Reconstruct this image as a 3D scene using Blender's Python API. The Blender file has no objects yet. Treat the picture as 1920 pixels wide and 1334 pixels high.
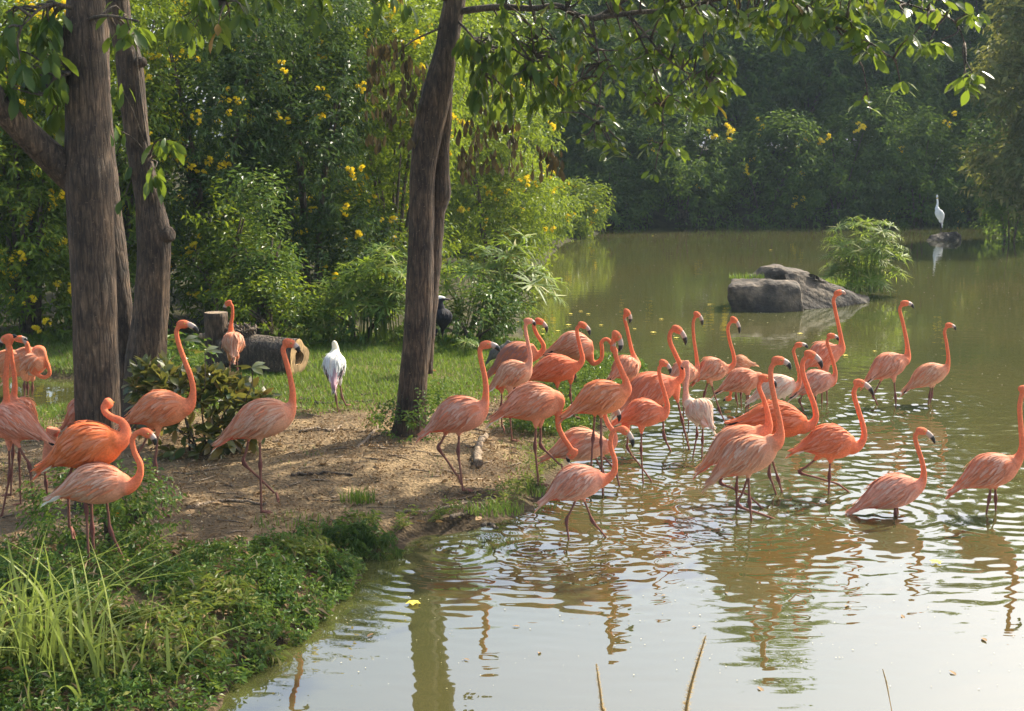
import bpy, math, random
import numpy as np
from mathutils import Vector, Matrix, Quaternion

random.seed(7)
rng = np.random.default_rng(7)
SC = bpy.context.scene
COL = SC.collection

# ------------------------------------------------------------------ camera, world, sun, exposure
CAM_H, FPX, IW, IH = 3.0, 2600.0, 1920.0, 1334.0
PITCH = math.atan(397.0 / FPX)
cam_d = bpy.data.cameras.new('camera')
cam_d.sensor_width = 36.0
cam_d.lens = FPX / IW * 36.0
cam_d.clip_start = 0.1
cam_d.clip_end = 800.0
cam = bpy.data.objects.new('camera', cam_d)
COL.objects.link(cam)
cam.location = (0, 0, CAM_H)
cam.rotation_euler = (math.pi / 2 - PITCH, 0, 0)
SC.camera = cam

SUN_EL, SUN_AZ = math.radians(43), math.radians(46)
world = bpy.data.worlds.new('World')
SC.world = world
world.use_nodes = True
wn = world.node_tree
wn.nodes.clear()
w_out = wn.nodes.new('ShaderNodeOutputWorld')
w_bg = wn.nodes.new('ShaderNodeBackground')
w_sky = wn.nodes.new('ShaderNodeTexSky')
w_sky.sky_type = 'NISHITA'
w_sky.sun_disc = False
w_sky.sun_elevation = SUN_EL
w_sky.sun_rotation = SUN_AZ
w_sky.air_density = 1.0
w_sky.dust_density = 5.0
w_sky.ozone_density = 1.0
w_bg.inputs['Strength'].default_value = 0.125
w_veil = wn.nodes.new('ShaderNodeMixRGB')             # thin bright overcast veil over the whole sky
w_veil.blend_type = 'ADD'
w_veil.inputs[0].default_value = 1.0
w_veil.inputs[2].default_value = (0.9, 1.15, 1.5, 1)
wn.links.new(w_sky.outputs[0], w_veil.inputs[1])
wn.links.new(w_veil.outputs[0], w_bg.inputs['Color'])
wn.links.new(w_bg.outputs[0], w_out.inputs['Surface'])

sun_d = bpy.data.lights.new('sun', 'SUN')
sun_d.energy = 5.0
sun_d.angle = math.radians(0.6)
sun_d.color = (1.0, 0.90, 0.74)
sun = bpy.data.objects.new('sun', sun_d)
COL.objects.link(sun)
SUNV = Vector((math.sin(SUN_AZ) * math.cos(SUN_EL), math.cos(SUN_AZ) * math.cos(SUN_EL), math.sin(SUN_EL)))
sun.rotation_euler = SUNV.to_track_quat('Z', 'Y').to_euler()
sun.location = (20, 30, 40)

SC.view_settings.view_transform = 'Standard'
SC.view_settings.look = 'None'
SC.view_settings.gamma = 1.0
SC.view_settings.use_curve_mapping = False
SC.view_settings.exposure = 1.05
SC.render.engine = 'CYCLES'
SC.cycles.max_bounces = 6
SC.cycles.diffuse_bounces = 3
SC.cycles.glossy_bounces = 3
SC.cycles.transmission_bounces = 3
SC.cycles.volume_bounces = 0
SC.cycles.use_denoising = True

# ------------------------------------------------------------------ picture <-> place
_cp, _sp = math.cos(PITCH), math.sin(PITCH)


def at(px, py, Y):
    """the point of the place that is seen at px, py (1920 x 1334) at distance Y"""
    x, y = (px - 960.0) / FPX, -(py - 667.0) / FPX
    t = Y / (_cp + y * _sp)
    return np.array((x * t, Y, CAM_H + t * (y * _cp - _sp)))


def depth_of(px, py, z=0.0):
    y = -(py - 667.0) / FPX
    dz = y * _cp - _sp
    t = (z - CAM_H) / dz
    return t * (_cp + y * _sp)


def flat(px, py, z=0.0):
    return at(px, py, depth_of(px, py, z))


# ------------------------------------------------------------------ mesh helpers
def mesh_np(name, V, F, mat=None, col=None, smooth=True, parent=None, link=True):
    """V (n,3); F list of (m,k) index arrays"""
    V = np.asarray(V, dtype=np.float32)
    if not isinstance(F, (list, tuple)):
        F = [F]
    F = [np.asarray(f, dtype=np.int32) for f in F if len(f)]
    me = bpy.data.meshes.new(name)
    me.vertices.add(len(V))
    me.vertices.foreach_set('co', V.ravel())
    nl = sum(f.size for f in F)
    npoly = sum(len(f) for f in F)
    me.loops.add(nl)
    me.polygons.add(npoly)
    me.loops.foreach_set('vertex_index', np.concatenate([f.ravel() for f in F]))
    tot = np.concatenate([np.full(len(f), f.shape[1], np.int32) for f in F])
    start = np.concatenate(([0], np.cumsum(tot)[:-1])).astype(np.int32)
    me.polygons.foreach_set('loop_start', start)
    me.polygons.foreach_set('use_smooth', np.full(npoly, bool(smooth)))
    if col is not None:
        a = me.color_attributes.new('Col', 'FLOAT_COLOR', 'POINT')
        c = np.ones((len(V), 4), np.float32)
        c[:, :3] = col
        a.data.foreach_set('color', c.ravel())
    me.update(calc_edges=True)
    me.validate()
    if mat is not None:
        me.materials.append(mat)
    if not link:
        return me
    return put(name, me, parent)


def put(name, me, parent=None, mat4=None):
    o = bpy.data.objects.new(name, me)
    COL.objects.link(o)
    if parent is not None:
        o.parent = parent
    if mat4 is not None:
        o.matrix_basis = mat4
    return o


def tag(o, label=None, cat=None, group=None, kind=None):
    if label:
        o['label'] = label
    if cat:
        o['category'] = cat
    if group:
        o['group'] = group
    if kind:
        o['kind'] = kind
    return o


def thing(name, label, cat, loc=(0, 0, 0), group=None):
    o = bpy.data.objects.new(name, None)
    o.empty_display_size = 0.1
    COL.objects.link(o)
    o.location = [float(v) for v in loc]
    return tag(o, label, cat, group)


def unit(v):
    v = np.asarray(v, float)
    n = np.linalg.norm(v, axis=-1, keepdims=True)
    return v / np.maximum(n, 1e-9)


def catmull(P, n):
    """n points along a Catmull-Rom curve through P (any columns)"""
    P = np.asarray(P, float)
    if len(P) == 2:
        u = np.linspace(0, 1, n)[:, None]
        return P[0] * (1 - u) + P[1] * u
    Q = np.vstack([2 * P[0] - P[1], P, 2 * P[-1] - P[-2]])
    seg = np.linalg.norm(np.diff(P[:, :3], axis=0), axis=1)
    s = np.concatenate(([0], np.cumsum(seg)))
    u = np.linspace(0, s[-1], n)
    i = np.clip(np.searchsorted(s, u, 'right') - 1, 0, len(P) - 2)
    t = ((u - s[i]) / np.maximum(seg[i], 1e-9))[:, None]
    p0, p1, p2, p3 = Q[i], Q[i + 1], Q[i + 2], Q[i + 3]
    return 0.5 * (2 * p1 + (p2 - p0) * t + (2 * p0 - 5 * p1 + 4 * p2 - p3) * t ** 2 + (3 * p1 - p0 - 3 * p2 + p3) * t ** 3)


def frames(P):
    T = unit(np.gradient(P, axis=0))
    N = np.zeros_like(P)
    a = np.array((0, 1, 0.0)) if abs(T[0, 1]) < 0.9 else np.array((1, 0, 0.0))
    n = unit(np.cross(T[0], a))
    for i in range(len(P)):
        n = unit(n - T[i] * np.dot(n, T[i]))
        N[i] = n
    return T, N, np.cross(T, N)


def tube(P, R, ns=8, R2=None, caps=True, jitter=None):
    """closed loft; R along N, R2 along B -> V, [quads, caps as tris]"""
    P = np.asarray(P, float)
    R = np.broadcast_to(np.asarray(R, float), (len(P),))
    R2 = R if R2 is None else np.broadcast_to(np.asarray(R2, float), (len(P),))
    T, N, B = frames(P)
    a = np.linspace(0, 2 * np.pi, ns, endpoint=False)
    V = P[:, None] + R[:, None, None] * np.cos(a)[None, :, None] * N[:, None] + R2[:, None, None] * np.sin(a)[None, :, None] * B[:, None]
    if jitter is not None:
        V = P[:, None] + (V - P[:, None]) * jitter[:, :, None]
    n = len(P)
    i = np.arange(n - 1)[:, None] * ns
    j = np.arange(ns)[None]
    k = (j + 1) % ns
    Q = np.stack([i + j, i + k, i + ns + k, i + ns + j], -1).reshape(-1, 4)
    V = V.reshape(-1, 3)
    Tt = np.zeros((0, 3), int)
    if caps:
        c0, c1 = len(V), len(V) + 1
        V = np.vstack([V, P[0], P[-1]])
        jj = np.arange(ns)
        kk = (jj + 1) % ns
        Tt = np.vstack([np.stack([np.full(ns, c0), kk, jj], -1), np.stack([np.full(ns, c1), (n - 1) * ns + jj, (n - 1) * ns + kk], -1)])
    return V, Q, Tt


class Soup:
    """collects lofts / faces into one mesh"""

    def __init__(self):
        self.V, self.Q, self.T, self.C, self.n = [], [], [], [], 0

    def add(self, V, Q=None, T=None, col=None):
        V = np.asarray(V, float)
        if Q is not None and len(Q):
            self.Q.append(np.asarray(Q) + self.n)
        if T is not None and len(T):
            self.T.append(np.asarray(T) + self.n)
        self.V.append(V)
        if col is not None:
            self.C.append(np.broadcast_to(np.asarray(col, float), V.shape))
        self.n += len(V)
        return self

    def tube(self, P, R, ns=8, col=None, **k):
        V, Q, T = tube(P, R, ns, **k)
        return self.add(V, Q, T, col)

    def arrays(self):
        F = []
        if self.Q:
            F.append(np.vstack(self.Q))
        if self.T:
            F.append(np.vstack(self.T))
        return np.vstack(self.V), F, (np.vstack(self.C) if self.C else None)

    def build(self, name, mat, parent=None, smooth=True, link=True):
        V, F, C = self.arrays()
        return mesh_np(name, V, F, mat, C, smooth, parent, link)


def vnoise(P, seed=0, scale=1.0):
    """cheap smooth noise, about -1..1"""
    r = np.random.default_rng(seed)
    P = np.asarray(P, float) * scale
    out = np.zeros(P.shape[0])
    amp = 1.0
    for o in range(4):
        for k in range(3):
            d = r.normal(size=P.shape[1])
            d /= np.linalg.norm(d)
            out += amp * np.sin(P @ d * (1.7 ** o) * 2.2 + r.uniform(0, 6.28)) / 3
        amp *= 0.6
    return out / 1.2


# ------------------------------------------------------------------ materials
def new_mat(name):
    m = bpy.data.materials.new(name)
    m.use_nodes = True
    nt = m.node_tree
    nt.nodes.clear()
    out = nt.nodes.new('ShaderNodeOutputMaterial')
    return m, nt, out


def N(nt, t, **k):
    n = nt.nodes.new('ShaderNode' + t)
    for a, b in k.items():
        setattr(n, a, b)
    return n


def ramp(nt, stops):
    r = N(nt, 'ValToRGB')
    e = r.color_ramp.elements
    while len(e) > 1:
        e.remove(e[-1])
    e[0].position, e[0].color = stops[0][0], (*stops[0][1], 1)
    for p, c in stops[1:]:
        q = e.new(p)
        q.color = (*c, 1)
    return r


def leaf_mat(name, stops, trans=(0.25, 0.32, 0.03), tfac=0.42, rough=0.42, spec=0.22):
    m, nt, out = new_mat(name)
    g = N(nt, 'NewGeometry')
    r = ramp(nt, stops)
    nt.links.new(g.outputs['Random Per Island'], r.inputs[0])
    p = N(nt, 'BsdfPrincipled')
    p.inputs['Roughness'].default_value = rough
    p.inputs['Specular IOR Level'].default_value = spec
    nt.links.new(r.outputs[0], p.inputs['Base Color'])
    t = N(nt, 'BsdfTranslucent')
    mixc = N(nt, 'MixRGB', blend_type='MIX')
    mixc.inputs[0].default_value = 0.6
    nt.links.new(r.outputs[0], mixc.inputs[1])
    mixc.inputs[2].default_value = (*trans, 1)
    nt.links.new(mixc.outputs[0], t.inputs['Color'])
    mx = N(nt, 'MixShader')
    mx.inputs[0].default_value = tfac
    nt.links.new(p.outputs[0], mx.inputs[1])
    nt.links.new(t.outputs[0], mx.inputs[2])
    nt.links.new(mx.outputs[0], out.inputs['Surface'])
    return m


def bark_mat(name, c1, c2, c3, scale=1.0, bump=0.65):
    m, nt, out = new_mat(name)
    tc = N(nt, 'TexCoord')
    mp = N(nt, 'Mapping')
    mp.inputs['Scale'].default_value = (42 * scale, 42 * scale, 7 * scale)
    nt.links.new(tc.outputs['Object'], mp.inputs[0])
    n1 = N(nt, 'TexNoise')
    n1.inputs['Scale'].default_value = 1.0
    n1.inputs['Detail'].default_value = 9
    n1.inputs['Roughness'].default_value = 0.72
    n1.inputs['Distortion'].default_value = 0.6
    nt.links.new(mp.outputs[0], n1.inputs['Vector'])
    v1 = N(nt, 'TexVoronoi', feature='DISTANCE_TO_EDGE')
    v1.inputs['Scale'].default_value = 0.55
    nt.links.new(mp.outputs[0], v1.inputs['Vector'])
    n2 = N(nt, 'TexNoise')
    n2.inputs['Scale'].default_value = 4.0 * scale
    n2.inputs['Detail'].default_value = 6
    nt.links.new(tc.outputs['Object'], n2.inputs['Vector'])
    r = ramp(nt, [(0.34, c1), (0.5, c2), (0.66, c3)])
    nt.links.new(n1.outputs[0], r.inputs[0])
    r2 = ramp(nt, [(0.32, (0.40, 0.40, 0.38)), (0.52, (0.9, 0.88, 0.85)), (0.70, (1.5, 1.45, 1.3))])
    nt.links.new(n2.outputs[0], r2.inputs[0])
    r3 = ramp(nt, [(0.0, (0.45, 0.42, 0.40)), (0.16, (1, 1, 1))])
    nt.links.new(v1.outputs[0], r3.inputs[0])
    mul = N(nt, 'MixRGB', blend_type='MULTIPLY')
    mul.inputs[0].default_value = 1
    nt.links.new(r.outputs[0], mul.inputs[1])
    nt.links.new(r2.outputs[0], mul.inputs[2])
    mu2 = N(nt, 'MixRGB', blend_type='MULTIPLY')
    mu2.inputs[0].default_value = 0.8
    nt.links.new(mul.outputs[0], mu2.inputs[1])
    nt.links.new(r3.outputs[0], mu2.inputs[2])
    n4 = N(nt, 'TexNoise')                      # pale lichen flecks
    n4.inputs['Scale'].default_value = 55 * scale
    n4.inputs['Detail'].default_value = 3
    nt.links.new(tc.outputs['Object'], n4.inputs['Vector'])
    r4 = ramp(nt, [(0.64, (0, 0, 0)), (0.78, (.7, .7, .7))])
    nt.links.new(n4.outputs[0], r4.inputs[0])
    li = N(nt, 'MixRGB', blend_type='MIX')
    nt.links.new(r4.outputs[0], li.inputs[0])
    nt.links.new(mu2.outputs[0], li.inputs[1])
    li.inputs[2].default_value = (*[min(.5, v * 1.35 + .02) for v in c3], 1)
    mu2 = li
    mn = N(nt, 'Math', operation='MINIMUM')
    nt.links.new(v1.outputs[0], mn.inputs[0])
    mn.inputs[1].default_value = 0.2
    ad = N(nt, 'Math', operation='MULTIPLY_ADD')
    nt.links.new(mn.outputs[0], ad.inputs[0])
    ad.inputs[1].default_value = 2.0
    nt.links.new(n1.outputs[0], ad.inputs[2])
    b = N(nt, 'Bump')
    b.inputs['Strength'].default_value = bump
    b.inputs['Distance'].default_value = 0.035
    nt.links.new(ad.outputs[0], b.inputs['Height'])
    p = N(nt, 'BsdfPrincipled')
    p.inputs['Roughness'].default_value = 0.75
    p.inputs['Specular IOR Level'].default_value = 0.4
    nt.links.new(mu2.outputs[0], p.inputs['Base Color'])
    nt.links.new(b.outputs[0], p.inputs['Normal'])
    nt.links.new(p.outputs[0], out.inputs['Surface'])
    return m


def vcol_mat(name, rough=0.7, spec=0.3, streak=0.0, sheen=0.0, trans=0.0, scale=40):
    m, nt, out = new_mat(name)
    a = N(nt, 'VertexColor', layer_name='Col')
    p = N(nt, 'BsdfPrincipled')
    p.inputs['Roughness'].default_value = rough
    p.inputs['Specular IOR Level'].default_value = spec
    src = a.outputs[0]
    if streak:
        tc = N(nt, 'TexCoord')
        n = N(nt, 'TexNoise')
        n.inputs['Scale'].default_value = scale
        n.inputs['Detail'].default_value = 4
        nt.links.new(tc.outputs['Object'], n.inputs['Vector'])
        r = ramp(nt, [(0.3, (1 - streak,) * 3), (0.7, (1 + streak,) * 3)])
        nt.links.new(n.outputs[0], r.inputs[0])
        mul = N(nt, 'MixRGB', blend_type='MULTIPLY')
        mul.inputs[0].default_value = 1
        nt.links.new(src, mul.inputs[1])
        nt.links.new(r.outputs[0], mul.inputs[2])
        src = mul.outputs[0]
        b = N(nt, 'Bump')
        b.inputs['Strength'].default_value = 0.25
        b.inputs['Distance'].default_value = 0.006
        nt.links.new(n.outputs[0], b.inputs['Height'])
        nt.links.new(b.outputs[0], p.inputs['Normal'])
    if sheen:
        p.inputs['Sheen Weight'].default_value = sheen
        p.inputs['Sheen Roughness'].default_value = 0.4
        nt.links.new(src, p.inputs['Sheen Tint'])
    nt.links.new(src, p.inputs['Base Color'])
    fin = p.outputs[0]
    if trans:
        t = N(nt, 'BsdfTranslucent')
        nt.links.new(src, t.inputs['Color'])
        mx = N(nt, 'MixShader')
        mx.inputs[0].default_value = trans
        nt.links.new(fin, mx.inputs[1])
        nt.links.new(t.outputs[0], mx.inputs[2])
        fin = mx.outputs[0]
    nt.links.new(fin, out.inputs['Surface'])
    return m


M = {}
M['bush_leaf'] = leaf_mat('bush_leaf', [(0, (0.028, 0.070, 0.010)), (0.5, (0.062, 0.125, 0.016)), (0.85, (0.13, 0.20, 0.022)), (1, (0.22, 0.26, 0.03))], trans=(0.34, 0.42, 0.02), tfac=0.42)
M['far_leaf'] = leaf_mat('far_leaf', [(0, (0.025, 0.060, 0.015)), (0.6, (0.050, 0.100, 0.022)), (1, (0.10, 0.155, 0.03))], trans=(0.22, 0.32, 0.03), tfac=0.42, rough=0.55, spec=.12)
M['dark_or_shaded_leaf'] = leaf_mat('dark_or_shaded_leaf', [(0, (0.018, 0.048, 0.013)), (0.6, (0.036, 0.080, 0.018)), (1, (0.075, 0.125, 0.025))], trans=(0.15, 0.22, 0.03), tfac=0.28, rough=0.36)  # dark fern leaves; also paints shade onto two of the left shrubs
M['olive_leaf'] = leaf_mat('olive_leaf', [(0, (0.05, 0.075, 0.02)), (0.6, (0.10, 0.13, 0.03)), (1, (0.22, 0.20, 0.07))], trans=(0.3, 0.3, 0.05), tfac=0.38, rough=0.5)
M['cover_leaf'] = leaf_mat('cover_leaf', [(0, (0.030, 0.075, 0.016)), (0.55, (0.065, 0.135, 0.024)), (0.9, (0.13, 0.20, 0.036)), (1, (0.25, 0.26, 0.07))], trans=(0.20, 0.28, 0.03), tfac=0.32, rough=0.36)
M['weed_leaf'] = leaf_mat('weed_leaf', [(0, (0.045, 0.095, 0.02)), (0.5, (0.10, 0.16, 0.03)), (0.85, (0.19, 0.22, 0.06)), (1, (0.33, 0.27, 0.12))], trans=(0.28, 0.32, 0.04), tfac=0.35, rough=0.45)
M['tree_leaf'] = leaf_mat('tree_leaf', [(0, (0.022, 0.055, 0.016)), (0.7, (0.045, 0.095, 0.02)), (0.96, (0.09, 0.13, 0.03)), (1, (0.28, 0.10, 0.03))], trans=(0.26, 0.34, 0.02), tfac=0.42, rough=0.32)
M['croton_leaf'] = leaf_mat('croton_leaf', [(0, (0.03, 0.07, 0.018)), (0.5, (0.07, 0.11, 0.025)), (0.75, (0.18, 0.16, 0.04)), (1, (0.32, 0.18, 0.05))], trans=(0.30, 0.26, 0.04), tfac=0.35, rough=0.30, spec=0.6)
M['dry_leaf'] = leaf_mat('dry_leaf', [(0, (0.10, 0.06, 0.03)), (0.5, (0.24, 0.15, 0.07)), (0.85, (0.40, 0.28, 0.15)), (1, (0.55, 0.45, 0.30))], trans=(0.3, 0.18, 0.06), tfac=0.15, rough=0.7, spec=0.2)
M['orange_leaf'] = leaf_mat('orange_leaf', [(0, (0.50, 0.20, 0.02)), (1, (0.55, 0.25, 0.03))], trans=(0.6, 0.25, 0.02), tfac=0.4)
M['dark_dry_leaf'] = leaf_mat('dark_dry_leaf', [(0, (0.035, 0.028, 0.014)), (0.6, (0.07, 0.055, 0.025)), (1, (0.13, 0.09, 0.04))], trans=(0.12, 0.09, 0.03), tfac=0.25, rough=0.7)
M['straw'] = leaf_mat('straw', [(0, (0.38, 0.27, 0.12)), (1, (0.55, 0.42, 0.22))], trans=(0.62, 0.46, 0.20), tfac=0.5, rough=0.6, spec=.1)
M['grass'] = leaf_mat('grass', [(0, (0.05, 0.105, 0.016)), (0.6, (0.095, 0.17, 0.025)), (0.92, (0.16, 0.22, 0.045)), (1, (0.32, 0.27, 0.11))], trans=(0.25, 0.36, 0.03), tfac=0.38, rough=0.5)
M['reed'] = leaf_mat('reed', [(0, (0.06, 0.12, 0.02)), (0.6, (0.12, 0.19, 0.03)), (0.9, (0.20, 0.25, 0.05)), (1, (0.34, 0.29, 0.11))], trans=(0.34, 0.46, 0.03), tfac=0.45, rough=0.5, spec=.25)
M['blade'] = leaf_mat('blade', [(0, (0.08, 0.15, 0.025)), (0.45, (0.15, 0.24, 0.04)), (0.66, (0.28, 0.29, 0.09)), (1, (0.50, 0.38, 0.20))], trans=(0.30, 0.40, 0.05), tfac=0.36, rough=0.4)
M['yellow_flower'] = leaf_mat('yellow_flower', [(0, (0.80, 0.60, 0.015)), (1, (0.86, 0.74, 0.04))], trans=(0.8, 0.6, 0.03), tfac=0.35, rough=0.5)
M['fleck'] = leaf_mat('fleck', [(0, (0.16, 0.12, 0.06)), (0.3, (0.42, 0.38, 0.22)), (1, (0.55, 0.52, 0.40))], tfac=0.1, rough=0.5)
M['petal'] = leaf_mat('petal', [(0, (0.60, 0.52, 0.10)), (0.5, (0.70, 0.58, 0.06)), (1, (0.60, 0.58, 0.40))], trans=(0.6, 0.5, 0.1), tfac=0.1, rough=0.5)
M['bark'] = bark_mat('bark', (0.034, 0.022, 0.013), (0.086, 0.056, 0.033), (0.175, 0.118, 0.073))
M['twig'] = bark_mat('twig', (0.06, 0.045, 0.03), (0.12, 0.09, 0.06), (0.2, 0.15, 0.1), 2)
M['pale_wood'] = bark_mat('pale_wood', (0.16, 0.11, 0.07), (0.32, 0.24, 0.16), (0.5, 0.40, 0.28), 2)
M['log_bark'] = bark_mat('log_bark', (0.026, 0.020, 0.014), (0.085, 0.066, 0.046), (0.24, 0.19, 0.135), 0.9)
M['cut_wood'] = bark_mat('cut_wood', (0.34, 0.22, 0.10), (0.46, 0.31, 0.15), (0.56, 0.40, 0.22), 1.5, 0.3)
M['plumage'] = vcol_mat('plumage', 0.8, 0.15, 0.16, 0.2, 0.04, 75)
M['feather'] = vcol_mat('feather', 0.7, 0.22, 0.06, 0.2, 0.16, 60)
M['bill'] = vcol_mat('bill', 0.4, 0.45)


def eye_material():
    m, nt, out = new_mat('eye')
    p = N(nt, 'BsdfPrincipled')
    p.inputs['Base Color'].default_value = (0.35, 0.25, 0.05, 1)
    p.inputs['Roughness'].default_value = 0.125
    nt.links.new(p.outputs[0], out.inputs['Surface'])
    return m


M['eye'] = eye_material()


def ground_material():
    m, nt, out = new_mat('soil')
    g = N(nt, 'NewGeometry')
    a = N(nt, 'VertexColor', layer_name='Col')
    n1 = N(nt, 'TexNoise')
    n1.inputs['Scale'].default_value = 1.6
    n1.inputs['Detail'].default_value = 9
    n1.inputs['Roughness'].default_value = 0.65
    n2 = N(nt, 'TexNoise')
    n2.inputs['Scale'].default_value = 24
    n2.inputs['Detail'].default_value = 8
    n2.inputs['Roughness'].default_value = 0.75
    n3 = N(nt, 'TexVoronoi', feature='F1')
    n3.inputs['Scale'].default_value = 30
    for n in (n1, n2, n3):
        nt.links.new(g.outputs['Position'], n.inputs['Vector'])
    r1 = ramp(nt, [(0.30, (0.055, 0.037, 0.020)), (0.47, (0.160, 0.110, 0.057)), (0.66, (0.33, 0.235, 0.122))])
    nt.links.new(n1.outputs[0], r1.inputs[0])
    r2 = ramp(nt, [(0.28, (0.42, 0.40, 0.38)), (0.55, (1.0, 1.0, 1.0)), (0.75, (1.45, 1.4, 1.3))])
    nt.links.new(n2.outputs[0], r2.inputs[0])
    mul = N(nt, 'MixRGB', blend_type='MULTIPLY')
    mul.inputs[0].default_value = 1
    nt.links.new(r1.outputs[0], mul.inputs[1])
    nt.links.new(r2.outputs[0], mul.inputs[2])
    mul2 = N(nt, 'MixRGB', blend_type='MULTIPLY')
    mul2.inputs[0].default_value = 1
    nt.links.new(mul.outputs[0], mul2.inputs[1])
    nt.links.new(a.outputs[0], mul2.inputs[2])
    add = N(nt, 'Math', operation='ADD')
    nt.links.new(n2.outputs[0], add.inputs[0])
    nt.links.new(n3.outputs[0], add.inputs[1])
    b = N(nt, 'Bump')
    b.inputs['Strength'].default_value = 0.8
    b.inputs['Distance'].default_value = 0.03
    nt.links.new(add.outputs[0], b.inputs['Height'])
    p = N(nt, 'BsdfPrincipled')
    p.inputs['Roughness'].default_value = 0.9
    p.inputs['Specular IOR Level'].default_value = 0.2
    nt.links.new(mul2.outputs[0], p.inputs['Base Color'])
    nt.links.new(b.outputs[0], p.inputs['Normal'])
    nt.links.new(p.outputs[0], out.inputs['Surface'])
    return m


def water_material():
    m, nt, out = new_mat('pond_water')
    g = N(nt, 'NewGeometry')
    mp = N(nt, 'Mapping')
    mp.inputs['Scale'].default_value = (0.7, 1.5, 1.0)
    nt.links.new(g.outputs['Position'], mp.inputs[0])
    n1 = N(nt, 'TexNoise')
    n1.inputs['Scale'].default_value = 2.2
    n1.inputs['Detail'].default_value = 3
    nt.links.new(mp.outputs[0], n1.inputs['Vector'])
    b = N(nt, 'Bump')
    b.inputs['Strength'].default_value = 0.06
    b.inputs['Distance'].default_value = 0.05
    nt.links.new(n1.outputs[0], b.inputs['Height'])
    n2 = N(nt, 'TexNoise')
    n2.inputs['Scale'].default_value = 0.25
    n2.inputs['Detail'].default_value = 4
    nt.links.new(g.outputs['Position'], n2.inputs['Vector'])
    r = ramp(nt, [(0.35, (0.050, 0.056, 0.018)), (0.65, (0.070, 0.064, 0.022))])
    nt.links.new(n2.outputs[0], r.inputs[0])
    d = N(nt, 'BsdfDiffuse')
    nt.links.new(r.outputs[0], d.inputs['Color'])
    gl = N(nt, 'BsdfGlossy')
    gl.inputs['Roughness'].default_value = 0.015
    gl.inputs['Color'].default_value = (1, 1, 1, 1)
    nt.links.new(b.outputs[0], gl.inputs['Normal'])
    fr = N(nt, 'Fresnel')
    fr.inputs['IOR'].default_value = 2.5
    nt.links.new(b.outputs[0], fr.inputs['Normal'])
    mx = N(nt, 'MixShader')
    nt.links.new(fr.outputs[0], mx.inputs[0])
    nt.links.new(d.outputs[0], mx.inputs[1])
    nt.links.new(gl.outputs[0], mx.inputs[2])
    nt.links.new(mx.outputs[0], out.inputs['Surface'])
    return m


def rock_material():
    m, nt, out = new_mat('rock')
    g = N(nt, 'NewGeometry')
    n1 = N(nt, 'TexNoise')
    n1.inputs['Scale'].default_value = 2.5
    n1.inputs['Detail'].default_value = 9
    n1.inputs['Roughness'].default_value = 0.7
    n2 = N(nt, 'TexNoise')
    n2.inputs['Scale'].default_value = 14
    n2.inputs['Detail'].default_value = 6
    nt.links.new(g.outputs['Position'], n1.inputs['Vector'])
    nt.links.new(g.outputs['Position'], n2.inputs['Vector'])
    r = ramp(nt, [(0.36, (0.014, 0.011, 0.007)), (0.49, (0.050, 0.038, 0.025)), (0.61, (0.13, 0.098, 0.062)), (0.74, (0.30, 0.23, 0.15))])
    nt.links.new(n1.outputs[0], r.inputs[0])
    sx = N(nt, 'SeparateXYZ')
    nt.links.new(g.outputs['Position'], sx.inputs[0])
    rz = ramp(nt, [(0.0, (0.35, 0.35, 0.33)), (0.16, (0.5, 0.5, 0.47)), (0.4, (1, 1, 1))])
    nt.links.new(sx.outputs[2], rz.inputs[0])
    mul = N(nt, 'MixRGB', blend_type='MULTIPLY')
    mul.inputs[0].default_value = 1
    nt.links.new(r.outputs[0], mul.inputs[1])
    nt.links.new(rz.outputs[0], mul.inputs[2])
    b = N(nt, 'Bump')
    b.inputs['Strength'].default_value = 0.7
    b.inputs['Distance'].default_value = 0.05
    nt.links.new(n2.outputs[0], b.inputs['Height'])
    p = N(nt, 'BsdfPrincipled')
    p.inputs['Roughness'].default_value = 0.85
    nt.links.new(mul.outputs[0], p.inputs['Base Color'])
    nt.links.new(b.outputs[0], p.inputs['Normal'])
    nt.links.new(p.outputs[0], out.inputs['Surface'])
    return m


M['soil'] = ground_material()
M['water'] = water_material()
M['rock'] = rock_material()

# ------------------------------------------------------------------ the setting: ground and water
SHORE = [(-200, 1700), (250, 1420), (395, 1334), (430, 1290), (510, 1236), (600, 1165), (655, 1112), (672, 1080), (625, 1066), (690, 1046), (780, 1015), (850, 1000), (930, 985),
         (1000, 958), (1035, 925), (1058, 890), (1095, 850), (1140, 812), (1180, 772), (1218, 735), (1228, 702), (1190, 682), (1120, 668), (1040, 655),
         (990, 640), (975, 610), (990, 570), (1005, 520), (1032, 482), (1062, 454), (1120, 441), (1134, 429), (1300, 421), (1500, 416), (1700, 411), (1920, 405), (2500, 398)]
shore = [tuple(flat(x, y)[:2]) for x, y in SHORE]
POLY = np.array(shore + [(90, 65), (90, 160), (-90, 160), (-90, 3.0), (-6, 3.0)])
POND = np.array([tuple(flat(x, y)[:2]) for x, y in [(-500, 708), (60, 706), (138, 714), (158, 735), (146, 764), (90, 772), (40, 772), (-500, 790)]])


def sdf(X, Y, P):
    """signed distance, positive inside polygon P"""
    A, Bp = P, np.roll(P, -1, axis=0)
    d = np.full(X.shape, 1e9)
    ins = np.zeros(X.shape, bool)
    for (ax, ay), (bx, by) in zip(A, Bp):
        ex, ey = bx - ax, by - ay
        t = np.clip(((X - ax) * ex + (Y - ay) * ey) / (ex * ex + ey * ey), 0, 1)
        d = np.minimum(d, np.hypot(X - ax - t * ex, Y - ay - t * ey))
        c = ((ay > Y) != (by > Y))
        with np.errstate(divide='ignore', invalid='ignore'):
            ins ^= c & (X < ex * (Y - ay) / (ey if abs(ey) > 1e-9 else 1e-9) + ax)
    return np.where(ins, d, -d)


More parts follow.
